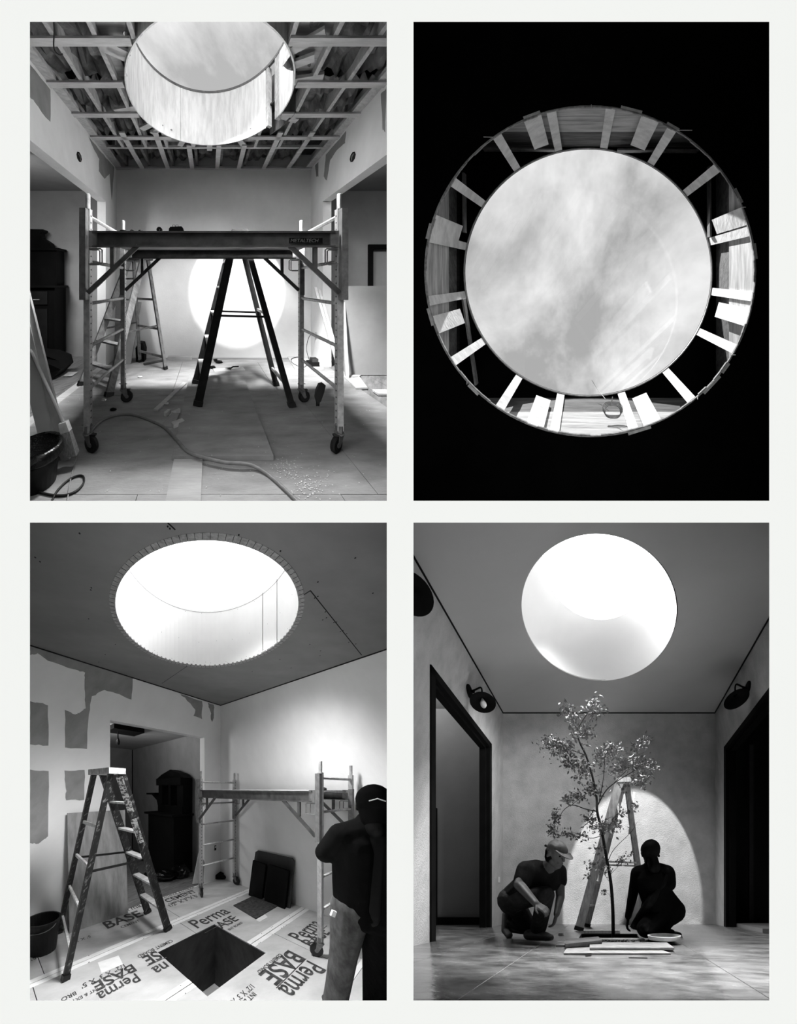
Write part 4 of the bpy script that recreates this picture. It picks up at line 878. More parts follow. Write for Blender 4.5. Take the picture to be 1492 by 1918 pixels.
# beyond the doorway
hu = thing('sideboard', st(.4, -1.05, 0), 'dark carved sideboard with a mirror, seen through the doorway', 'cabinet')
sbox(.17, .62, -1.55, -.62, 0, 1.12).build('body', M_blk, hu); sbox(.16, .68, -1.62, -.58, 1.12, 1.16).build('top', M_blk, hu)
sbox(.17, .42, -1.5, -.62, 1.16, 1.30).build('shelf_base', M_blk, hu)
for t0, t1 in ((-1.5, -1.36), (-1.12, -1.04), (-.82, -.62)): sbox(.17, .40, t0, t1, 1.30, 1.72).build('column', M_blk, hu)
sbox(.17, .46, -1.5, -.62, 1.72, 1.86).build('cornice', M_blk, hu); MB(S).prism([(.2, -1.58, 1.86), (.2, -.6, 1.86), (.2, -.75, 1.95), (.2, -1.06, 2.04), (.2, -1.38, 1.95)], (.2, 0, 0)).build('carved_crest', M_blk, hu)
sbox(.18, .50, -1.85, -1.5, 1.52, 1.56).build('side_shelf', M_blk, hu); MB(S).prism([(.2, -1.8, 1.52), (.2, -1.5, 1.52), (.2, -1.5, 1.2), (.2, -1.58, 1.4)], (.2, 0, 0)).build('bracket', M_blk, hu)
mr = bpy.data.materials.new('mirror'); mr.use_nodes = True; mr.node_tree.nodes['Principled BSDF'].inputs['Metallic'].default_value = 1; mr.node_tree.nodes['Principled BSDF'].inputs['Roughness'].default_value = .12; mr.node_tree.nodes['Principled BSDF'].inputs['Base Color'].default_value = (.9, .9, .9, 1)
sbox(.185, .19, -1.36, -.82, 1.32, 1.70).build('mirror', mr, hu)
fx = thing('ceiling_light', at(228, 1370, 4.7), 'dark ceiling fixture with a bare bulb in the room beyond the doorway', 'ceiling light')
cc = wl3(226, 1362, -1.0); cs, cz = cc[0], 2.70
sbox(cs - .35, cs + .2, -1.2, -.8, 2.64, 2.718).build('mount', M_blk, fx); MB(S).tube([(cs + .05, -1.0, 2.64), (cs + .05, -1.0, 2.52)], .012, 8).build('stem', M_blk, fx); MB(S).lathe((cs + .05, -1.0, 2.52), (0, 0, -1), [(.015, 0), (.035, .05), (.03, .1), (.005, .12)], 12).build('bulb', M_rub, fx, smooth=True)
tag(MB().ball(fl(300, 1647)[:2] + (.08,), (.3, .16, .1), 16, 8, .18).build('black_bag', mt('black_plastic', .03, .02, 8, .3, .9, bscale=20)), 'crumpled black plastic bag on the floor in the doorway, left half of the heap', 'bag')
tag(MB().ball(fl(338, 1642)[:2] + (.10,), (.17, .14, .12), 16, 8, .2).build('black_bag', MATS['black_plastic']), 'crumpled black plastic bag in the doorway, nearest the leaning boards', 'bag')
tag(MB(S).prism([(.46, -.06, 0), (.58, -.1, 0), (.44, -.1, .52), (.41, -.06, .50)], (0, -.015, 0)).build('board', M_lum), 'pale board leaning on the right jamb of the doorway', 'board')
tag(MB(S).prism([(.47, .03, 0), (.56, .03, 0), (.44, .02, .42), (.41, .02, .36)], (0, -.012, 0)).build('board', M_side), 'grey board leaning in front of the pale one at the jamb', 'board')
tag(MB().prism([fl(327, 1642), fl(341, 1642), fl(343, 1637), fl(331, 1636)], (0, 0, .004)).build('paper_scrap', M_tape), 'white paper scrap on the floor in the doorway', 'paper')
sw = thing('wall_outlet', wr3(403, 1588) and S((.2, .003, .45)), 'open outlet box low on the left wall behind the scaffold', 'outlet')
q = wl3(403, 1588); MB(S).box(q[0] - .02, q[0] + .02, 0, .006, q[2] - .045, q[2] + .045).build('box', M_hole, sw); MB(S).box(q[0] - .012, q[0] + .012, .006, .01, q[2] + .0, q[2] + .03).build('device', M_tape, sw)
tag(MB().ball(fl(412, 1645)[:2] + (.05,), (.14, .1, .06), 12, 6, .25).build('dust_sheet', M_blk), 'dark bundled dust sheet on the floor behind the scaffold', 'dust sheet')
# ================================================================== figures
def fig(voxel, it=3):
    def f(t):
        m = t.modifiers.new('r', 'REMESH'); m.mode = 'VOXEL'; m.voxel_size = voxel; m.use_smooth_shade = True
        s = t.modifiers.new('s', 'SMOOTH'); s.factor = .5; s.iterations = it
    return f
M_skin = mt('shaded_skin', .24, .04, 12, .6, .1)  # shadow on the crouching man is put into the skin colour
M_sh = mt('dark_tee', .075, .02, 10, .9, .6, bscale=14, spec=.04)
M_jean = mt('dark_jeans', .14, .045, 18, .9, .8, bscale=16, spec=.04)
M_shoe = mt('worn_shoe', .24, .06, 14, .8, .3)
M_cap = mt('grey_cap', .23, .05, 14, .9, .3)
M_hair = mt('black_hair', .02, .005, 20, .8, spec=.04)
def chain(b, pts, rs):
    for i in range(len(pts) - 1): b.caps(pts[i], pts[i + 1], rs[i], rs[i + 1], 14)
def hand(b, w, d, n, flip=1, curl=.45, sc_=1.0):
    w, d, n = V(w), V(d).normalized(), V(n); n = (n - d * n.dot(d)).normalized(); sd = d.cross(n) * flip
    for i, (o, L) in enumerate(((-.030, .070), (-.010, .078), (.010, .073), (.029, .058))):
        k = w + d * .085 * sc_ + sd * o * sc_; b.caps(w + sd * o * .6 * sc_, k, .015 * sc_, .012 * sc_, 8)
        p = k; a = curl * .6
        for j, f_ in enumerate((.45, .32, .23)):
            q = p + (d * math.cos(a) + n * math.sin(a) + sd * o * 2.0 * (1 - j * .3)) * L * f_ * sc_; b.caps(p, q, (.0098 - .001 * j) * sc_, (.009 - .001 * j) * sc_, 8); p = q; a += curl * 1.1
    t0 = w + d * .02 * sc_ - sd * .026 * sc_; t1 = t0 + (d * .6 - sd * .8 + n * .3).normalized() * .04 * sc_; t2 = t1 + (d * .9 - sd * .1 + n * .4).normalized() * .032 * sc_
    b.caps(t0, t1, .014 * sc_, .0105 * sc_, 8); b.caps(t1, t2, .0105 * sc_, .0085 * sc_, 8)
def head(b, c, fw, up, s=1.0):
    """skull, jaw, nose, brow, ears; fw is the direction the face looks"""
    c, fw, up = V(c), V(fw).normalized(), V(up).normalized(); up = (up - fw * up.dot(fw)).normalized(); sd = fw.cross(up)
    g = lambda a, bb, cc: c + (fw * a + sd * bb + up * cc) * s
    b.caps(g(-.02, 0, .03), g(.012, 0, .03), .088 * s, .080 * s, 18)
    b.caps(g(.02, 0, -.02), g(.045, 0, -.075), .062 * s, .036 * s, 14)
    b.caps(g(.0, .028, -.055), g(.04, .012, -.085), .035 * s, .026 * s, 10); b.caps(g(.0, -.028, -.055), g(.04, -.012, -.085), .035 * s, .026 * s, 10)
    b.caps(g(.086, 0, .015), g(.105, 0, -.02), .010 * s, .014 * s, 8)
    b.caps(g(.078, .035, .03), g(.078, -.035, .03), .014 * s, .014 * s, 8)
    b.caps(g(.075, .018, -.052), g(.075, -.018, -.052), .012 * s, .012 * s, 8)
    for e in (-1, 1):
        b.caps(g(.0, e * .082, .01), g(-.01, e * .088, -.02), .016 * s, .012 * s, 8)
    b.caps(g(-.03, 0, -.05), g(-.05, 0, -.14), .052 * s, .056 * s, 12)
    return g
# ---- standing man at the right of room 3, seen from behind
R = R3
mn = thing('person', at(670, 1890, 1.92), 'person in black shirt, cap and jeans standing at the scaffold, seen from behind', 'person')
y = 1.88
def J(u, v, yy=y): return at(u, v, yy)
b = MB()
g = head(b, J(697, 1511, 1.83), (.35, .93, -.1), (0, 0, 1), 1.08)
chain(b, [J(695, 1540), J(690, 1575), J(684, 1640), J(682, 1700)], [.07, .15, .15, .145])
chain(b, [J(690, 1560), J(642, 1566)], [.10, .075]); chain(b, [J(690, 1560), J(716, 1566)], [.10, .07])
chain(b, [J(638, 1566), J(610, 1597, 1.93), J(620, 1585, 2.12)], [.065, .05, .04])
chain(b, [J(716, 1568), J(720, 1600)], [.05, .045])
hand(b, J(620, 1584, 2.13), (.1, 1, .3), (1, 0, 0), 1, .6)
chain(b, [J(665, 1705), J(648, 1790), J(628, 1872)], [.105, .07, .05]); chain(b, [J(705, 1705), J(707, 1795), J(706, 1880)], [.105, .07, .05])
b.build('body', mt('backlit_skin', .06, .015, 12, .6, spec=.04), mn, smooth=True, mods=fig(.009))  # silhouette darkness is put into the skin colour
b = MB()
chain(b, [J(690, 1548), J(664, 1590), J(663, 1640), J(662, 1712)], [.10, .155, .150, .135])
chain(b, [J(694, 1545), J(706, 1590), J(704, 1640), J(702, 1715)], [.11, .16, .155, .145])
chain(b, [J(690, 1560), J(644, 1566)], [.13, .10]); chain(b, [J(690, 1560), J(716, 1566)], [.13, .10]); chain(b, [J(697, 1535, 1.84), J(694, 1550)], [.075, .11])
chain(b, [J(640, 1566), J(610, 1597, 1.93), J(618, 1588, 2.05)], [.10, .078, .065]); chain(b, [J(726, 1566), J(728, 1605)], [.07, .06])
chain(b, [J(670, 1700), J(700, 1700)], [.14, .14])
b.build('shirt', mt('black_shirt', .03, .012, 12, .9, .6, bscale=12, spec=.04), mn, smooth=True, mods=fig(.012))
b = MB(); chain(b, [J(655, 1700), J(643, 1785), J(632, 1850), J(622, 1900)], [.135, .095, .085, .08]); b2 = b
chain(b, [J(664, 1700), J(705, 1700)], [.13, .13])
b.build('jeans', mt('lit_leg_jeans', .27, .07, 14, .9, .8, bscale=12, spec=.04), mn, smooth=True, mods=fig(.012))  # light on this leg is put into the cloth colour
b = MB(); chain(b, [J(706, 1705), J(706, 1795), J(705, 1905)], [.125, .095, .09]); b.build('jeans', mt('shaded_jeans', .04, .02, 12, .9, .5, spec=.04), mn, smooth=True, mods=fig(.012))  # same cloth on the other leg, its shade put into the colour
b = MB(); b.caps(g(-.03, 0, .045), g(.0, 0, .05), .112, .108, 16); b.caps(g(-.02, 0, .0), g(-.03, 0, -.07), .10, .085, 14); b.build('cap', M_hair, mn, smooth=True, mods=fig(.01))
MB().tube([g(-.125, .045, .03), g(-.134, 0, .045), g(-.125, -.045, .03)], .004, 6).build('cap_strap', M_tape, mn)
for sgn in (0, 1): 
    c = J(626 + sgn * 76, 1912, 1.84 + .04 * sgn); b = MB(); b.caps(V(c) + V((0, -.03, .02)), V(c) + V((.02, .16, .01)), .05, .045, 12); b.build('shoe', M_shoe, mn, smooth=True)
MB().beam(J(622, 1716, 1.78), J(626, 1706, 1.78), .02, .03).build('cloth_in_pocket', M_tape, mn)

# ================================================================== ROOM 4 (lower right): finished room, tree being planted
R = R4
fl = R4.fl; at = R4.at
H4 = 3.19; X0, X1, YB4 = -1.6, 1.6, 4.51; DY0, DY1, DH4 = 2.67, 4.05, 2.48
M_w4 = mt('rough_plaster', .70, .05, 5, .95, .5, bscale=90)
M_c4 = mt('smooth_ceiling', .72, .01, 2, .9)
fo = tag(MB().box(-6, -.30, 1.1, 4.6, -.05, -.006).box(.31, 6, 1.1, 4.6, -.05, -.006).box(-.30, .31, 1.1, 2.88, -.05, -.006).box(-.30, .31, 3.30, 4.6, -.05, -.006).build('floor', mt('grout', .70, .04, 10, .6), clip=True), 'glossy stone tile floor of the lower right room', 'floor', kind='structure')
# polished stone tile material
M_tile = bpy.data.materials.new('polished_stone'); M_tile.use_nodes = True; n = M_tile.node_tree; p = n.nodes['Principled BSDF']
geo = n.nodes.new('ShaderNodeNewGeometry'); mp_ = n.nodes.new('ShaderNodeMapping'); mp_.inputs['Scale'].default_value = (1.6, 2.6, 1.0)
n1_ = n.nodes.new('ShaderNodeTexNoise'); n1_.inputs['Scale'].default_value = 2.6; n1_.inputs['Detail'].default_value = 8; n1_.inputs['Roughness'].default_value = .7
rr_ = n.nodes.new('ShaderNodeValToRGB'); rr_.color_ramp.elements[0].position = .36; rr_.color_ramp.elements[0].color = (.07, .07, .07, 1); rr_.color_ramp.elements[1].position = .68; rr_.color_ramp.elements[1].color = (.25, .25, .25, 1)
n2_ = n.nodes.new('ShaderNodeTexNoise'); n2_.inputs['Scale'].default_value = 11; n2_.inputs['Detail'].default_value = 4
bp_ = n.nodes.new('ShaderNodeBump'); bp_.inputs['Strength'].default_value = .28; bp_.inputs['Distance'].default_value = .012
r2_ = n.nodes.new('ShaderNodeMapRange'); r2_.inputs[3].default_value = .10; r2_.inputs[4].default_value = .34
n.links.new(geo.outputs['Position'], mp_.inputs[0]); n.links.new(mp_.outputs[0], n1_.inputs['Vector']); n.links.new(mp_.outputs[0], n2_.inputs['Vector'])
n.links.new(n1_.outputs['Fac'], rr_.inputs[0]); n.links.new(rr_.outputs[0], p.inputs['Base Color']); n.links.new(n2_.outputs['Fac'], bp_.inputs['Height']); n.links.new(bp_.outputs[0], p.inputs['Normal'])
n.links.new(n1_.outputs['Fac'], r2_.inputs[0]); n.links.new(r2_.outputs[0], p.inputs['Roughness']); p.inputs['Specular IOR Level'].default_value = .7
HX0, HX1, HY0, HY1 = -.30, .31, 2.88, 3.30
def tile(x0, x1, y0, y1):
    segs = [(x0, x1, y0, y1)]
    if x1 > HX0 and x0 < HX1 and y1 > HY0 and y0 < HY1:
        segs = []
        if x0 < HX0: segs.append((x0, HX0, y0, y1))
        if x1 > HX1: segs.append((HX1, x1, y0, y1))
        a, c = max(x0, HX0), min(x1, HX1)
        if y0 < HY0: segs.append((a, c, y0, HY0))
        if y1 > HY1: segs.append((a, c, HY1, y1))
    b = MB()
    for q in segs: b.box(q[0], q[1], q[2], q[3], -.012, random.uniform(-.0006, .0006))
    if b.v: b.build('tile', M_tile, fo, clip=True)
ys4 = [1.1, 1.162, 1.554, 1.94, 2.33, 2.71, 3.1, 3.48, 3.87, 4.25, 4.51]
for j in range(len(ys4) - 1):
    xc = [-3.0, -2.4, -1.79, -1.186, -.586, .629] + ([1.065] if ys4[j] > 1.9 else []) + [1.517, 2.1, 2.7]
    for i in range(len(xc) - 1): tile(xc[i] + .0025, xc[i + 1] - .0025, ys4[j] + .002, ys4[j + 1] - .002)
pt = tag(MB().box(HX0, HX1, HY0, HY1, -.5, -.45).build('light_baffle_10', M_hole), 'black bottom of the planting hole in the tile floor', 'hole lining', kind='structure')
for bb in ((HX0 - .02, HX0, HY0, HY1), (HX1, HX1 + .02, HY0, HY1), (HX0, HX1, HY0 - .02, HY0), (HX0, HX1, HY1, HY1 + .02)): MB().box(bb[0], bb[1], bb[2], bb[3], -.5, -.013).build('lining_board', M_hole, pt)
tag(MB().box(X0 - .1, X1 + .1, YB4, YB4 + .1, -.05, H4 + .1).build('wall_back', M_w4, clip=True), 'back wall of the lower right room with a tall pool of sunlight', 'wall', kind='structure')
b = MB(); b.box(X0 - .12, X0, 1.1, DY0, -.05, H4); b.box(X0 - .12, X0, DY1, YB4, -.05, H4); b.box(X0 - .12, X0, DY0, DY1, DH4, H4)
tag(b.build('wall_left', M_w4, clip=True), 'rough plaster left wall of the lower right room round a black-framed door', 'wall', kind='structure')
b = MB(); b.box(X1, X1 + .12, 1.1, 2.2, -.05, H4); b.box(X1, X1 + .12, 4.13, YB4, -.05, H4); b.box(X1, X1 + .12, 2.2, 4.13, DH4, H4)
tag(b.build('wall_right', M_w4, clip=True), 'rough plaster right wall of the lower right room beside the dark opening', 'wall', kind='structure')
C4, r4 = (-.09, 3.07), .775
pf = lambda a, c, h: (a, c, H4 + h)
ce = tag(MB().holeplate(pf, (-2, 2, 1.1, 4.6), C4, r4 + .0, 96, .012).build('ceiling', M_c4, clip=True), 'smooth grey ceiling of the lower right room with a round skylight', 'ceiling', kind='structure')
MB().box(X0, X1, YB4 - .01, YB4 - .0005, H4 - .014, H4 - .0005).build('gap_shadow_strip', M_hole, ce)  # solid dark strip standing in for the shadow line under the ceiling
MB().box(X0 + .0005, X0 + .012, 1.1, YB4 - .01, H4 - .016, H4 - .0005).build('gap_shadow_strip', M_hole, ce, clip=True); MB().box(X1 - .012, X1 - .0005, 1.1, YB4 - .01, H4 - .016, H4 - .0005).build('gap_shadow_strip', M_hole, ce, clip=True)
sh = thing('skylight_shaft', (C4[0], C4[1], H4), 'smooth white tapered skylight shaft with a bright dome, lower right room', 'skylight')
vs = []; fs = []; N = 96; lev = [(r4, H4 - .001), (r4 - .02, H4 + .2), (r4 - .07, H4 + .45), (.60, H4 + .74)]
for (rr, z) in lev:
    cy = C4[1] + .13 * (z - H4) / .74; cx = C4[0] - .01
    for k in range(N): vs.append((cx + rr * math.cos(2 * math.pi * k / N), cy + rr * math.sin(2 * math.pi * k / N), z))
for i in range(len(lev) - 1):
    for k in range(N): fs.append((i * N + k, i * N + (k + 1) % N, (i + 1) * N + (k + 1) % N, (i + 1) * N + k))
MB().add(vs, fs).build('lining', mt('smooth_white_plaster', .94, .01, 2, .9), sh, smooth=True, clip=True)
vs = []; fs = []
for i in range(5):
    a = i / 4 * math.pi / 2
    for k in range(48): vs.append((C4[0] - .01 + .60 * math.cos(a) * math.cos(2 * math.pi * k / 48), C4[1] + .13 + .60 * math.cos(a) * math.sin(2 * math.pi * k / 48), H4 + .741 + .12 * math.sin(a)))
for i in range(4):
    for k in range(48): fs.append((i * 48 + k, i * 48 + (k + 1) % 48, (i + 1) * 48 + (k + 1) % 48, (i + 1) * 48 + k))
MB().add(vs, fs).build('dome', emi('bright_sky_b', 1, 5.0), sh, smooth=True, clip=True)
# black door frames
def frame(name, x, y0, y1, sg, label):
    t = thing(name, (x, (y0 + y1) / 2, 0), label, 'door frame')
    for k, (o, w_) in enumerate(((-.015, .07), (.03, .05))):
        yy0, yy1 = y0 + (.0 if k == 0 else .055), y1 - (.0 if k == 0 else .055); zt = DH4 - (.0 if k == 0 else .055)
        xa, xb = sorted((x - sg * o, x - sg * (o + .05 + .03 * k)))
        for ya in (yy0, yy1 - w_): MB().box(xa, xb, ya, ya + w_, 0, zt).build('jamb', M_blk, t, clip=True)
        MB().box(xa, xb, yy0, yy1, zt - w_, zt).build('head', M_blk, t, clip=True)
    return t
frame('door_1', X0, DY0, DY1, 1, 'black profiled frame round the left opening of the lower right room')['kind'] = 'structure'
frame('door_2', X1, 2.2, 4.13, -1, 'black profiled frame round the right opening of the lower right room')['kind'] = 'structure'
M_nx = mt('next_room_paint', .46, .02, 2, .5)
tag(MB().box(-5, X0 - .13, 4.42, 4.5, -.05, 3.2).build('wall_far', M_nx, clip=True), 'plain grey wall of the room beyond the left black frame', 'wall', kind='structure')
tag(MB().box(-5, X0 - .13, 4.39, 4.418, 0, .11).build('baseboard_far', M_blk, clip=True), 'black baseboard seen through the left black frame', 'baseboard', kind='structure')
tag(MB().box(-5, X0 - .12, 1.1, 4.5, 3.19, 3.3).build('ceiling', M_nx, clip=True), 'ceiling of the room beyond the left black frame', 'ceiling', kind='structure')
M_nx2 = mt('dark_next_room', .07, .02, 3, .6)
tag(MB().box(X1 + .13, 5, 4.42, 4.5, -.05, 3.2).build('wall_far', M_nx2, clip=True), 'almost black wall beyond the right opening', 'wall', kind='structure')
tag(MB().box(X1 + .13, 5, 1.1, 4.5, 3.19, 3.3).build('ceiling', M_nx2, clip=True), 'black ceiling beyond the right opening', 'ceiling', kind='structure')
tag(MB().box(X1 + .12, 3.4, 3.35, 4.1, .002, .05).build('threshold', M_nx), 'low dark step just inside the right opening', 'step')
tag(MB().box(2.02, 2.08, 4.3, 4.36, 0, 2.6).build('cabinet_edge', mt('dim_post', .2, .03, 5, .6)), 'thin dim upright post in the dark right opening', 'post')
tag(MB().box(-2.58, -2.5, 4.28, 4.36, 0, 1.7).build('dark_post', M_blk), 'short black upright post beyond the left black frame', 'post')
# wall lamps
def wlamp(x, y, z, sg, label, tilt=0.0, bulb=True, oy=0.0):
    t = thing('wall_lamp', (x, y, z), label, 'wall lamp', 'wall lamps')
    MB().lathe((x, y, z), (sg, 0, 0), [(.07, 0), (.07, .012), (.05, .02)], 20).build('backplate', M_blk, t)
    a = MB().tube(bez([(x + sg * .02, y, z), (x + sg * .08, y - .01 + oy * .3, z + .0), (x + sg * .17, y - .02 + oy, z - .01), (x + sg * .18, y - .02 + oy, z - .12)]), .009, 8); a.ball((x + sg * .05, y, z), .018, 10, 8); a.build('arm', M_blk, t, smooth=True)
    ax = V((tilt * sg, -.22, -1)).normalized(); c = V((x + sg * .18, y - .02 + oy, z - .12))
    MB().lathe(c, ax, [(.022, -.03), (.03, .0), (.035, .02), (.13, .06), (.137, .068), (.134, .068), (.12, .062), (.03, .026), (.02, .01)], 28, cap=False).build('shade', M_blk, t, smooth=True)
    if bulb: MB().lathe(c, ax, [(.013, .02), (.018, .04), (.033, .075), (.033, .10), (.02, .125), (.002, .132)], 14).build('bulb', M_tape, t, smooth=True)
p = at(878, 1295, 3.42); wlamp(X0, 3.42, p[2], 1, 'black wall lamp with a visible bulb above the left opening', .25, oy=-.05)
p = at(1400, 1289, 3.44); wlamp(X1, 3.44, p[2], -1, 'black wall lamp above the right opening', -.15, bulb=False, oy=-.05)
p = at(764, 1095, 2.12); wlamp(X0, 2.16, p[2] + .12, 1, 'black wall lamp cut by the left edge, nearest the skylight', .3, bulb=False)
# stepladder
M_wl = mt('pale_old_wood', .74, .12, 14, .8, .2, stretch=(3, 3, .6)); M_wl2 = mt('weathered_wood', .62, .12, 14, .8, .2, stretch=(3, 3, .6))
T = at(1167, 1480, 3.66)
ladder(fl(1083, 1743), fl(1097, 1736), fl(1212, 1738), fl(1205, 1733), (T[0], 3.56, 1.78), (T[0] + .02, 3.88, 1.78), 'tall pale wooden stepladder standing behind the young tree', M_wl2, M_wl, wide=.10, thin=.03, nst=5, nr=3, spread=.47, capm=M_wl, width_r=.055)
tag(MB().beam(at(1187, 1484, 3.9), at(1178, 1562, 3.9), .02, .025).build('hanging_batten', M_wl), 'short wooden slat hanging from the right side of the pale stepladder', 'slat')
# boards round the hole
def z4(u, v, z=0): return fl(u, v, z)
M_wl3 = mt('grey_board', .5, .08, 14, .8, .2)
def brd(pts, z0, th, label, m=M_wl3): tag(MB().prism([(q[0], q[1], z0) for q in (fl(u, v, z0 + th) for u, v in pts)], (0, 0, th)).build('board', m), label, 'board')
brd([(1055, 1785), (1062, 1773), (1222, 1773), (1256, 1785)], .0, .012, 'long pale board in front of the planting hole, nearest the camera')
brd([(1104, 1775), (1104, 1765), (1248, 1765), (1262, 1775)], .013, .018, 'long board carrying the round tray, behind the nearest one')
brd([(1041, 1770), (1044, 1763), (1062, 1763), (1064, 1770)], .0, .015, 'short board end sticking out left of the slanted board')
tag(MB().prism([fl(1058, 1768, .045), fl(1127, 1761, .06), fl(1120, 1754, .06), fl(1058, 1759, .045)], (0, 0, -.03)).build('board', mt('dark_grey_board', .36, .06, 12, .8)), 'slanted dark board resting over the left corner of the hole', 'board')
tag(MB().box(HX0 - .0, HX1 + .02, HY0 - .12, HY0 - .01, .001, .012).build('board', M_wl), 'pale board along the near edge of the planting hole', 'board')
tag(MB().box(HX0 + .02, HX0 + .42, HY1 + .02, HY1 + .16, .001, .03).build('board', M_wl), 'low board behind the far edge of the planting hole', 'board')
tag(MB().beam(fl(1046, 1752), fl(1054, 1752), .06, .05).build('wood_block', M_nx), 'small dark block on the floor beside the crouching man', 'block')
tag(MB().prism([fl(1095, 1789), fl(1108, 1788), fl(1106, 1791), fl(1096, 1792)], (0, 0, .004)).build('bark_chip', M_hole), 'tiny dark chip in front of the nearest board, left one', 'chip')
tag(MB().beam(fl(1177, 1794), fl(1212, 1795), .02, .006).build('stick', M_hole), 'dark stick lying on the tiles in front of the boards', 'stick')
tr = thing('tray', fl(1241, 1768), 'round shallow white tray at the right end of the boards', 'tray')
c = (at(1241, 1765, 2.68)[0], 2.62)
MB().lathe((c[0], c[1], .032), (0, 0, 1), [(.10, 0), (.135, .0), (.146, .035), (.142, .037), (.128, .006), (.01, .006)], 32, cap=False).build('dish', M_tape, tr, smooth=False)
b = MB()
for k in range(160):
    u, v = random.gauss(1160, 24), random.gauss(1764, 2.0); p = fl(u, v, .02); r = random.uniform(.003, .011)
    b.ball((p[0], p[1], .018), (r, r, r * .5), 5, 3, .2)
tag(b.build('soil', M_hole), 'loose dark soil crumbs spilled by the planting hole', 'soil', kind='stuff')
# outlet on left wall
tag(MB().box(X0, X0 + .008, 4.32, 4.37, .62, .70).build('wall_switch', M_tape), 'white switch plate low on the far left wall behind the crouching man', 'switch')

# ---- young tree
def T4(u, v, y=3.12): return at(u, v, y)
tree = thing('young_tree', fl(1148, 1750), 'slender young tree with small leaves planted in the floor hole', 'tree')
M_bark = mt('dark_bark', .12, .04, 20, .9, .4); M_leaf = mt('small_leaf', .30, .16, 3, .45, spec=.6, thr=(.35, .7))
trunk = [T4(1148, 1756), T4(1147, 1700), T4(1143, 1650), T4(1134, 1600), T4(1127, 1560, 3.10), T4(1118, 1520, 3.08), T4(1117, 1495), T4(1108, 1450), T4(1097, 1415), T4(1086, 1392), T4(1081, 1370), T4(1090, 1350), T4(1104, 1330), T4(1116, 1308)]
pts = bez(trunk, 5); N = len(pts)
MB().tube(pts, [.017 * (1 - .86 * (i / N)) + .002 for i in range(N)], 8).build('trunk', M_bark, tree, smooth=True)
br = [([(1118, 1510), (1135, 1480), (1160, 1460), (1185, 1445), (1205, 1430), (1225, 1440)], .007), ([(1150, 1466), (1183, 1430), (1190, 1400), (1208, 1385)], .004), ([(1122, 1500), (1130, 1455), (1133, 1415), (1150, 1400)], .005),
      ([(1118, 1520), (1095, 1515), (1070, 1508), (1050, 1525), (1042, 1560)], .006), ([(1070, 1508), (1100, 1485), (1115, 1490)], .003), ([(1127, 1565), (1105, 1570), (1075, 1560), (1060, 1565)], .004), ([(1137, 1615), (1150, 1590), (1180, 1560), (1193, 1540)], .004),
      ([(1141, 1640), (1155, 1625), (1175, 1605)], .003), ([(1134, 1600), (1115, 1618), (1100, 1640)], .003), ([(1097, 1415), (1070, 1405), (1045, 1400), (1020, 1398)], .005), ([(1108, 1450), (1090, 1440), (1075, 1430)], .004), ([(1081, 1370), (1070, 1345), (1060, 1325)], .004),
      ([(1147, 1690), (1140, 1675), (1130, 1670)], .002), ([(1143, 1655), (1125, 1630), (1108, 1620)], .002), ([(1125, 1545), (1145, 1530), (1165, 1540)], .003), ([(1118, 1530), (1095, 1545), (1085, 1560)], .003)]
rnd = random.Random(3)
def yj(): return 3.12 + rnd.uniform(-.28, .28)
tips = []
for pl, r in br:
    y1 = yj(); q = [T4(u, v, 3.1 + (y1 - 3.1) * i / (len(pl) - 1)) for i, (u, v) in enumerate(pl)]
    bz = bez(q, 4); MB().tube(bz, [r * (1 - .75 * i / len(bz)) for i in range(len(bz))], 6).build('branch', M_bark, tree, smooth=True)
cl = [(1112, 1325, 16, 20, 230), (1062, 1330, 14, 14, 90), (1073, 1350, 12, 16, 90), (1092, 1372, 22, 18, 200), (1030, 1393, 20, 13, 170), (1052, 1402, 28, 18, 260), (1070, 1428, 18, 16, 130), (1092, 1440, 16, 18, 150), (1208, 1388, 14, 10, 110), (1192, 1400, 8, 12, 50), (1148, 1405, 20, 14, 170), (1125, 1420, 14, 16, 130), (1180, 1430, 26, 16, 200), (1212, 1436, 18, 14, 200), (1200, 1460, 20, 12, 130), (1150, 1440, 20, 16, 100), (1110, 1478, 22, 12, 120), (1080, 1492, 18, 10, 120), (1062, 1500, 10, 10, 50), (1040, 1530, 9, 16, 100), (1036, 1555, 9, 14, 90), (1060, 1562, 12, 8, 60), (1085, 1565, 14, 10, 60), (1105, 1535, 14, 18, 110), (1128, 1548, 20, 12, 130), (1155, 1545, 12, 14, 70), (1165, 1525, 12, 10, 40), (1190, 1512, 8, 7, 25), (1120, 1590, 10, 12, 30), (1110, 1620, 14, 10, 60), (1100, 1640, 6, 6, 16), (1165, 1612, 12, 8, 45), (1180, 1600, 6, 6, 14), (1132, 1672, 7, 4, 18), (1135, 1630, 10, 10, 30), (1170, 1475, 10, 10, 20)]
lb = MB(); tb_ = MB()
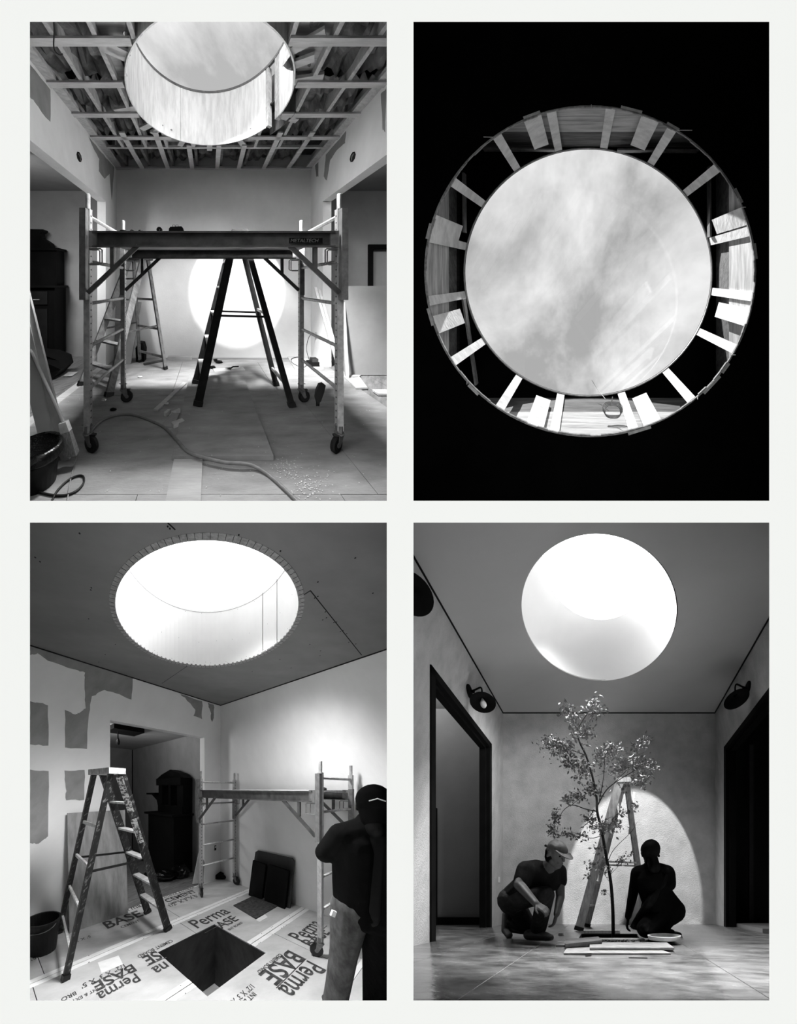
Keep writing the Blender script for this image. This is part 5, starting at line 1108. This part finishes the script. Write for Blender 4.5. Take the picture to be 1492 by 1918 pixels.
for (u, v, su, sv, cnt) in cl:
    yc = yj()
    stem0 = T4(u, v, yc)
    for k in range(max(3, cnt // 12)):
        a = T4(u + rnd.gauss(0, su * .25), v + rnd.gauss(0, sv * .25), yc); c = T4(u + rnd.gauss(0, su * .6), v + rnd.gauss(0, sv * .6), yc + rnd.uniform(-.1, .1))
        if (V(a) - V(c)).length > .01: tb_.tube([a, c], .0014, 4)
    for k in range(cnt):
        p = V(T4(u + rnd.gauss(0, su * .5), v + rnd.gauss(0, sv * .5), yc + rnd.gauss(0, .09)))
        d = V((rnd.gauss(0, 1), rnd.gauss(0, 1), rnd.gauss(0, 1))).normalized(); e2 = d.orthogonal(); L = rnd.uniform(.026, .050)
        e2 = (e2 * math.cos(k) + d.cross(e2) * math.sin(k)).normalized() * L * .26; f3 = d.cross(e2) * .25
        lb.add([p, p + d * L * .5 + e2 + f3, p + d * L, p + d * L * .5 - e2 + f3], [(0, 1, 2), (0, 2, 3)])
tag(tb_.build('twigs', M_bark, tree), kind='stuff')
tag(lb.build('foliage', M_leaf, tree), kind='stuff')

# ---- crouching man with a cap
mn = thing('person', fl(990, 1760), 'man in a cap, dark tee and jeans crouching on one knee left of the tree', 'person')
def J(u, v, yy=2.78): return at(u, v, yy)
b = MB()
g = head(b, J(1042, 1602, 2.66), (.72, -.58, -.34), (.15, -.1, 1), 1.02)
chain(b, [J(1036, 1618, 2.72), J(1012, 1640), J(985, 1665), J(962, 1685)], [.06, .12, .12, .125])
chain(b, [J(1000, 1630), J(984, 1630, 2.64)], [.09, .065]); chain(b, [J(1015, 1632), J(1046, 1632, 2.84)], [.09, .06])
chain(b, [J(982, 1632, 2.62), J(972, 1657, 2.55), J(1003, 1692, 2.44)], [.055, .047, .030])
chain(b, [J(1047, 1634, 2.84), J(1049, 1680, 2.82), J(1042, 1712, 2.72)], [.052, .042, .029])
hand(b, J(1004, 1693, 2.44), (.75, -.2, -.45), (.3, .3, -.9), 1, .55, .95); hand(b, J(1042, 1712, 2.72), (-.25, -.1, -1), (-.8, 0, -.2), -1, .5, .95)
chain(b, [J(962, 1686), J(1022, 1675, 2.62), J(1010, 1738, 2.68)], [.085, .06, .04]); chain(b, [J(960, 1690, 2.95), J(996, 1742, 2.92), J(958, 1740, 3.0)], [.085, .055, .04])
b.build('body', M_skin, mn, smooth=True, mods=fig(.007, 2))
b = MB(); chain(b, [J(1030, 1624, 2.74), J(1008, 1642), J(980, 1668), J(962, 1682)], [.075, .145, .135, .125])
chain(b, [J(1005, 1630), J(986, 1630, 2.66)], [.10, .085]); chain(b, [J(1015, 1632), J(1045, 1634, 2.84)], [.10, .075])
chain(b, [J(985, 1630, 2.64), J(978, 1650, 2.60)], [.085, .078]); chain(b, [J(1047, 1632, 2.84), J(1049, 1650, 2.84)], [.072, .066]); chain(b, [J(1028, 1640), J(1035, 1655)], [.10, .07])
b.build('shirt', M_sh, mn, smooth=True, mods=fig(.009, 2))
b = MB(); chain(b, [J(960, 1684), J(1020, 1676, 2.64), J(1022, 1676, 2.62), J(1008, 1738, 2.68)], [.12, .078, .078, .072]); chain(b, [J(958, 1686), J(958, 1692, 2.95)], [.13, .12])
chain(b, [J(960, 1690, 2.95), J(992, 1738, 2.92), J(958, 1728, 3.0)], [.11, .075, .06])
b.build('jeans', M_jean, mn, smooth=True, mods=fig(.009, 2))
b = MB(); b.caps(J(990, 1751, 2.70), J(1022, 1754, 2.64), .05, .042, 14); b.caps(J(1022, 1755, 2.64), J(1031, 1756, 2.62), .04, .03, 12); b.build('shoe', M_shoe, mn, smooth=True, mods=fig(.008, 3))
b = MB(); b.caps(J(948, 1713, 3.02), J(947, 1742, 2.98), .042, .045, 14); b.caps(J(947, 1742, 2.98), J(953, 1752, 2.93), .043, .036, 12); b.build('shoe', M_shoe, mn, smooth=True, mods=fig(.008, 3))
cap_ = MB(); cap_.caps(g(-.022, 0, .048), g(.012, 0, .046), .088, .083, 18); cp = cap_.build('cap', M_cap, mn, smooth=True, mods=fig(.008, 2))
b = MB(); f_ = []
for k in range(9):
    a = -1 + 2 * k / 8; f_.append(g(.070 + .105 * math.sqrt(max(0, 1 - a * a)), a * .085, .050 - .035 * math.sqrt(max(0, 1 - a * a))))
f_ += [g(.06, .088, .05), g(.06, -.088, .05)][::1]
b.prism(f_, V((0, 0, -.006))); b.build('brim', M_cap, cp)
MB().tube([g(-.115, .05, .05), g(-.14, 0, .045), g(-.115, -.05, .05)], .012, 6).build('strap', M_cap, cp)
b = MB(); b.caps(g(-.03, .0, .01), g(-.035, 0, -.02), .088, .08, 14); b.build('hair', M_hair, mn, smooth=True)
for e in (-1, 1): MB().ball(g(.082, e * .033, .008), (.009, .009, .007), 10, 8).build('eye', M_hair, mn, smooth=True)
MB().ball(J(944, 1680, 2.8), (.03, .03, .05), 10, 8, .1).build('belt_pouch', M_rub, mn)
# ---- kneeling man, silhouette darkness put into skin and clothes
mn = thing('person', fl(1235, 1758), 'man kneeling right of the tree, coloured dark as a silhouette', 'person')
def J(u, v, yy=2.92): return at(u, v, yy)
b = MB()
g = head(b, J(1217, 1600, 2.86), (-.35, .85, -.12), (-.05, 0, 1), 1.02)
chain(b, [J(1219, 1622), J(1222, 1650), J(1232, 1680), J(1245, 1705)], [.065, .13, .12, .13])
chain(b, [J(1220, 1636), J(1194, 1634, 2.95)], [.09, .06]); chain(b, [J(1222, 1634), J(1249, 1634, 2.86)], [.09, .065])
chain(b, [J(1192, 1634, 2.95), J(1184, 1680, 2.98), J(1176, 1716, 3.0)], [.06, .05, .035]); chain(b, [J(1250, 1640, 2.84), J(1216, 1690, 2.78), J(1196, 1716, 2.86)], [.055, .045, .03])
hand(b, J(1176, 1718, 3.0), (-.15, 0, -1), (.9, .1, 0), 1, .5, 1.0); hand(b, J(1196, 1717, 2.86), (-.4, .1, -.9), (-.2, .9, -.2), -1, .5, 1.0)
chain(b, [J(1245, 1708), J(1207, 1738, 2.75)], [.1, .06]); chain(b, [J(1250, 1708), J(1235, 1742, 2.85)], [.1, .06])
b.build('body', mt('silhouette_skin', .02, .005, 12, .6, spec=.04), mn, smooth=True, mods=fig(.007, 2))  # skin coloured near black to hold the silhouette
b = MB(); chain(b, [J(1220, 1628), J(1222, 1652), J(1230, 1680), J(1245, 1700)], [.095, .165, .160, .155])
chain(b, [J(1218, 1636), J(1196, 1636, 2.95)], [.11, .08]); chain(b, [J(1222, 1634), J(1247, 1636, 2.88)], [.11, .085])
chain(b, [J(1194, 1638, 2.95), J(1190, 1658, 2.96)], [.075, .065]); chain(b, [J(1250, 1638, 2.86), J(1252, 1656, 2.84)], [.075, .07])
b.build('shirt', mt('silhouette_tee', .015, .005, 12, .9, spec=.04), mn, smooth=True, mods=fig(.009, 2))  # tee darkened in its colour for the silhouette
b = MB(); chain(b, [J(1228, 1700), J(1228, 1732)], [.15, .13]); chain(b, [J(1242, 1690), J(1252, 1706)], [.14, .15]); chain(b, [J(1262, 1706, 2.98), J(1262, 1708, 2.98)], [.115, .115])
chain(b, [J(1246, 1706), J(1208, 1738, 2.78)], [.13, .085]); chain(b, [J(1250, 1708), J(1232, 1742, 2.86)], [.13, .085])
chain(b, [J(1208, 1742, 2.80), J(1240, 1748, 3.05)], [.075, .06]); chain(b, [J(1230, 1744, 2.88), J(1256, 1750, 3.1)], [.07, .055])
b.build('jeans', mt('silhouette_trousers', .02, .008, 14, .9, spec=.04), mn, smooth=True, mods=fig(.009, 2))  # trousers darkened in their colour for the silhouette
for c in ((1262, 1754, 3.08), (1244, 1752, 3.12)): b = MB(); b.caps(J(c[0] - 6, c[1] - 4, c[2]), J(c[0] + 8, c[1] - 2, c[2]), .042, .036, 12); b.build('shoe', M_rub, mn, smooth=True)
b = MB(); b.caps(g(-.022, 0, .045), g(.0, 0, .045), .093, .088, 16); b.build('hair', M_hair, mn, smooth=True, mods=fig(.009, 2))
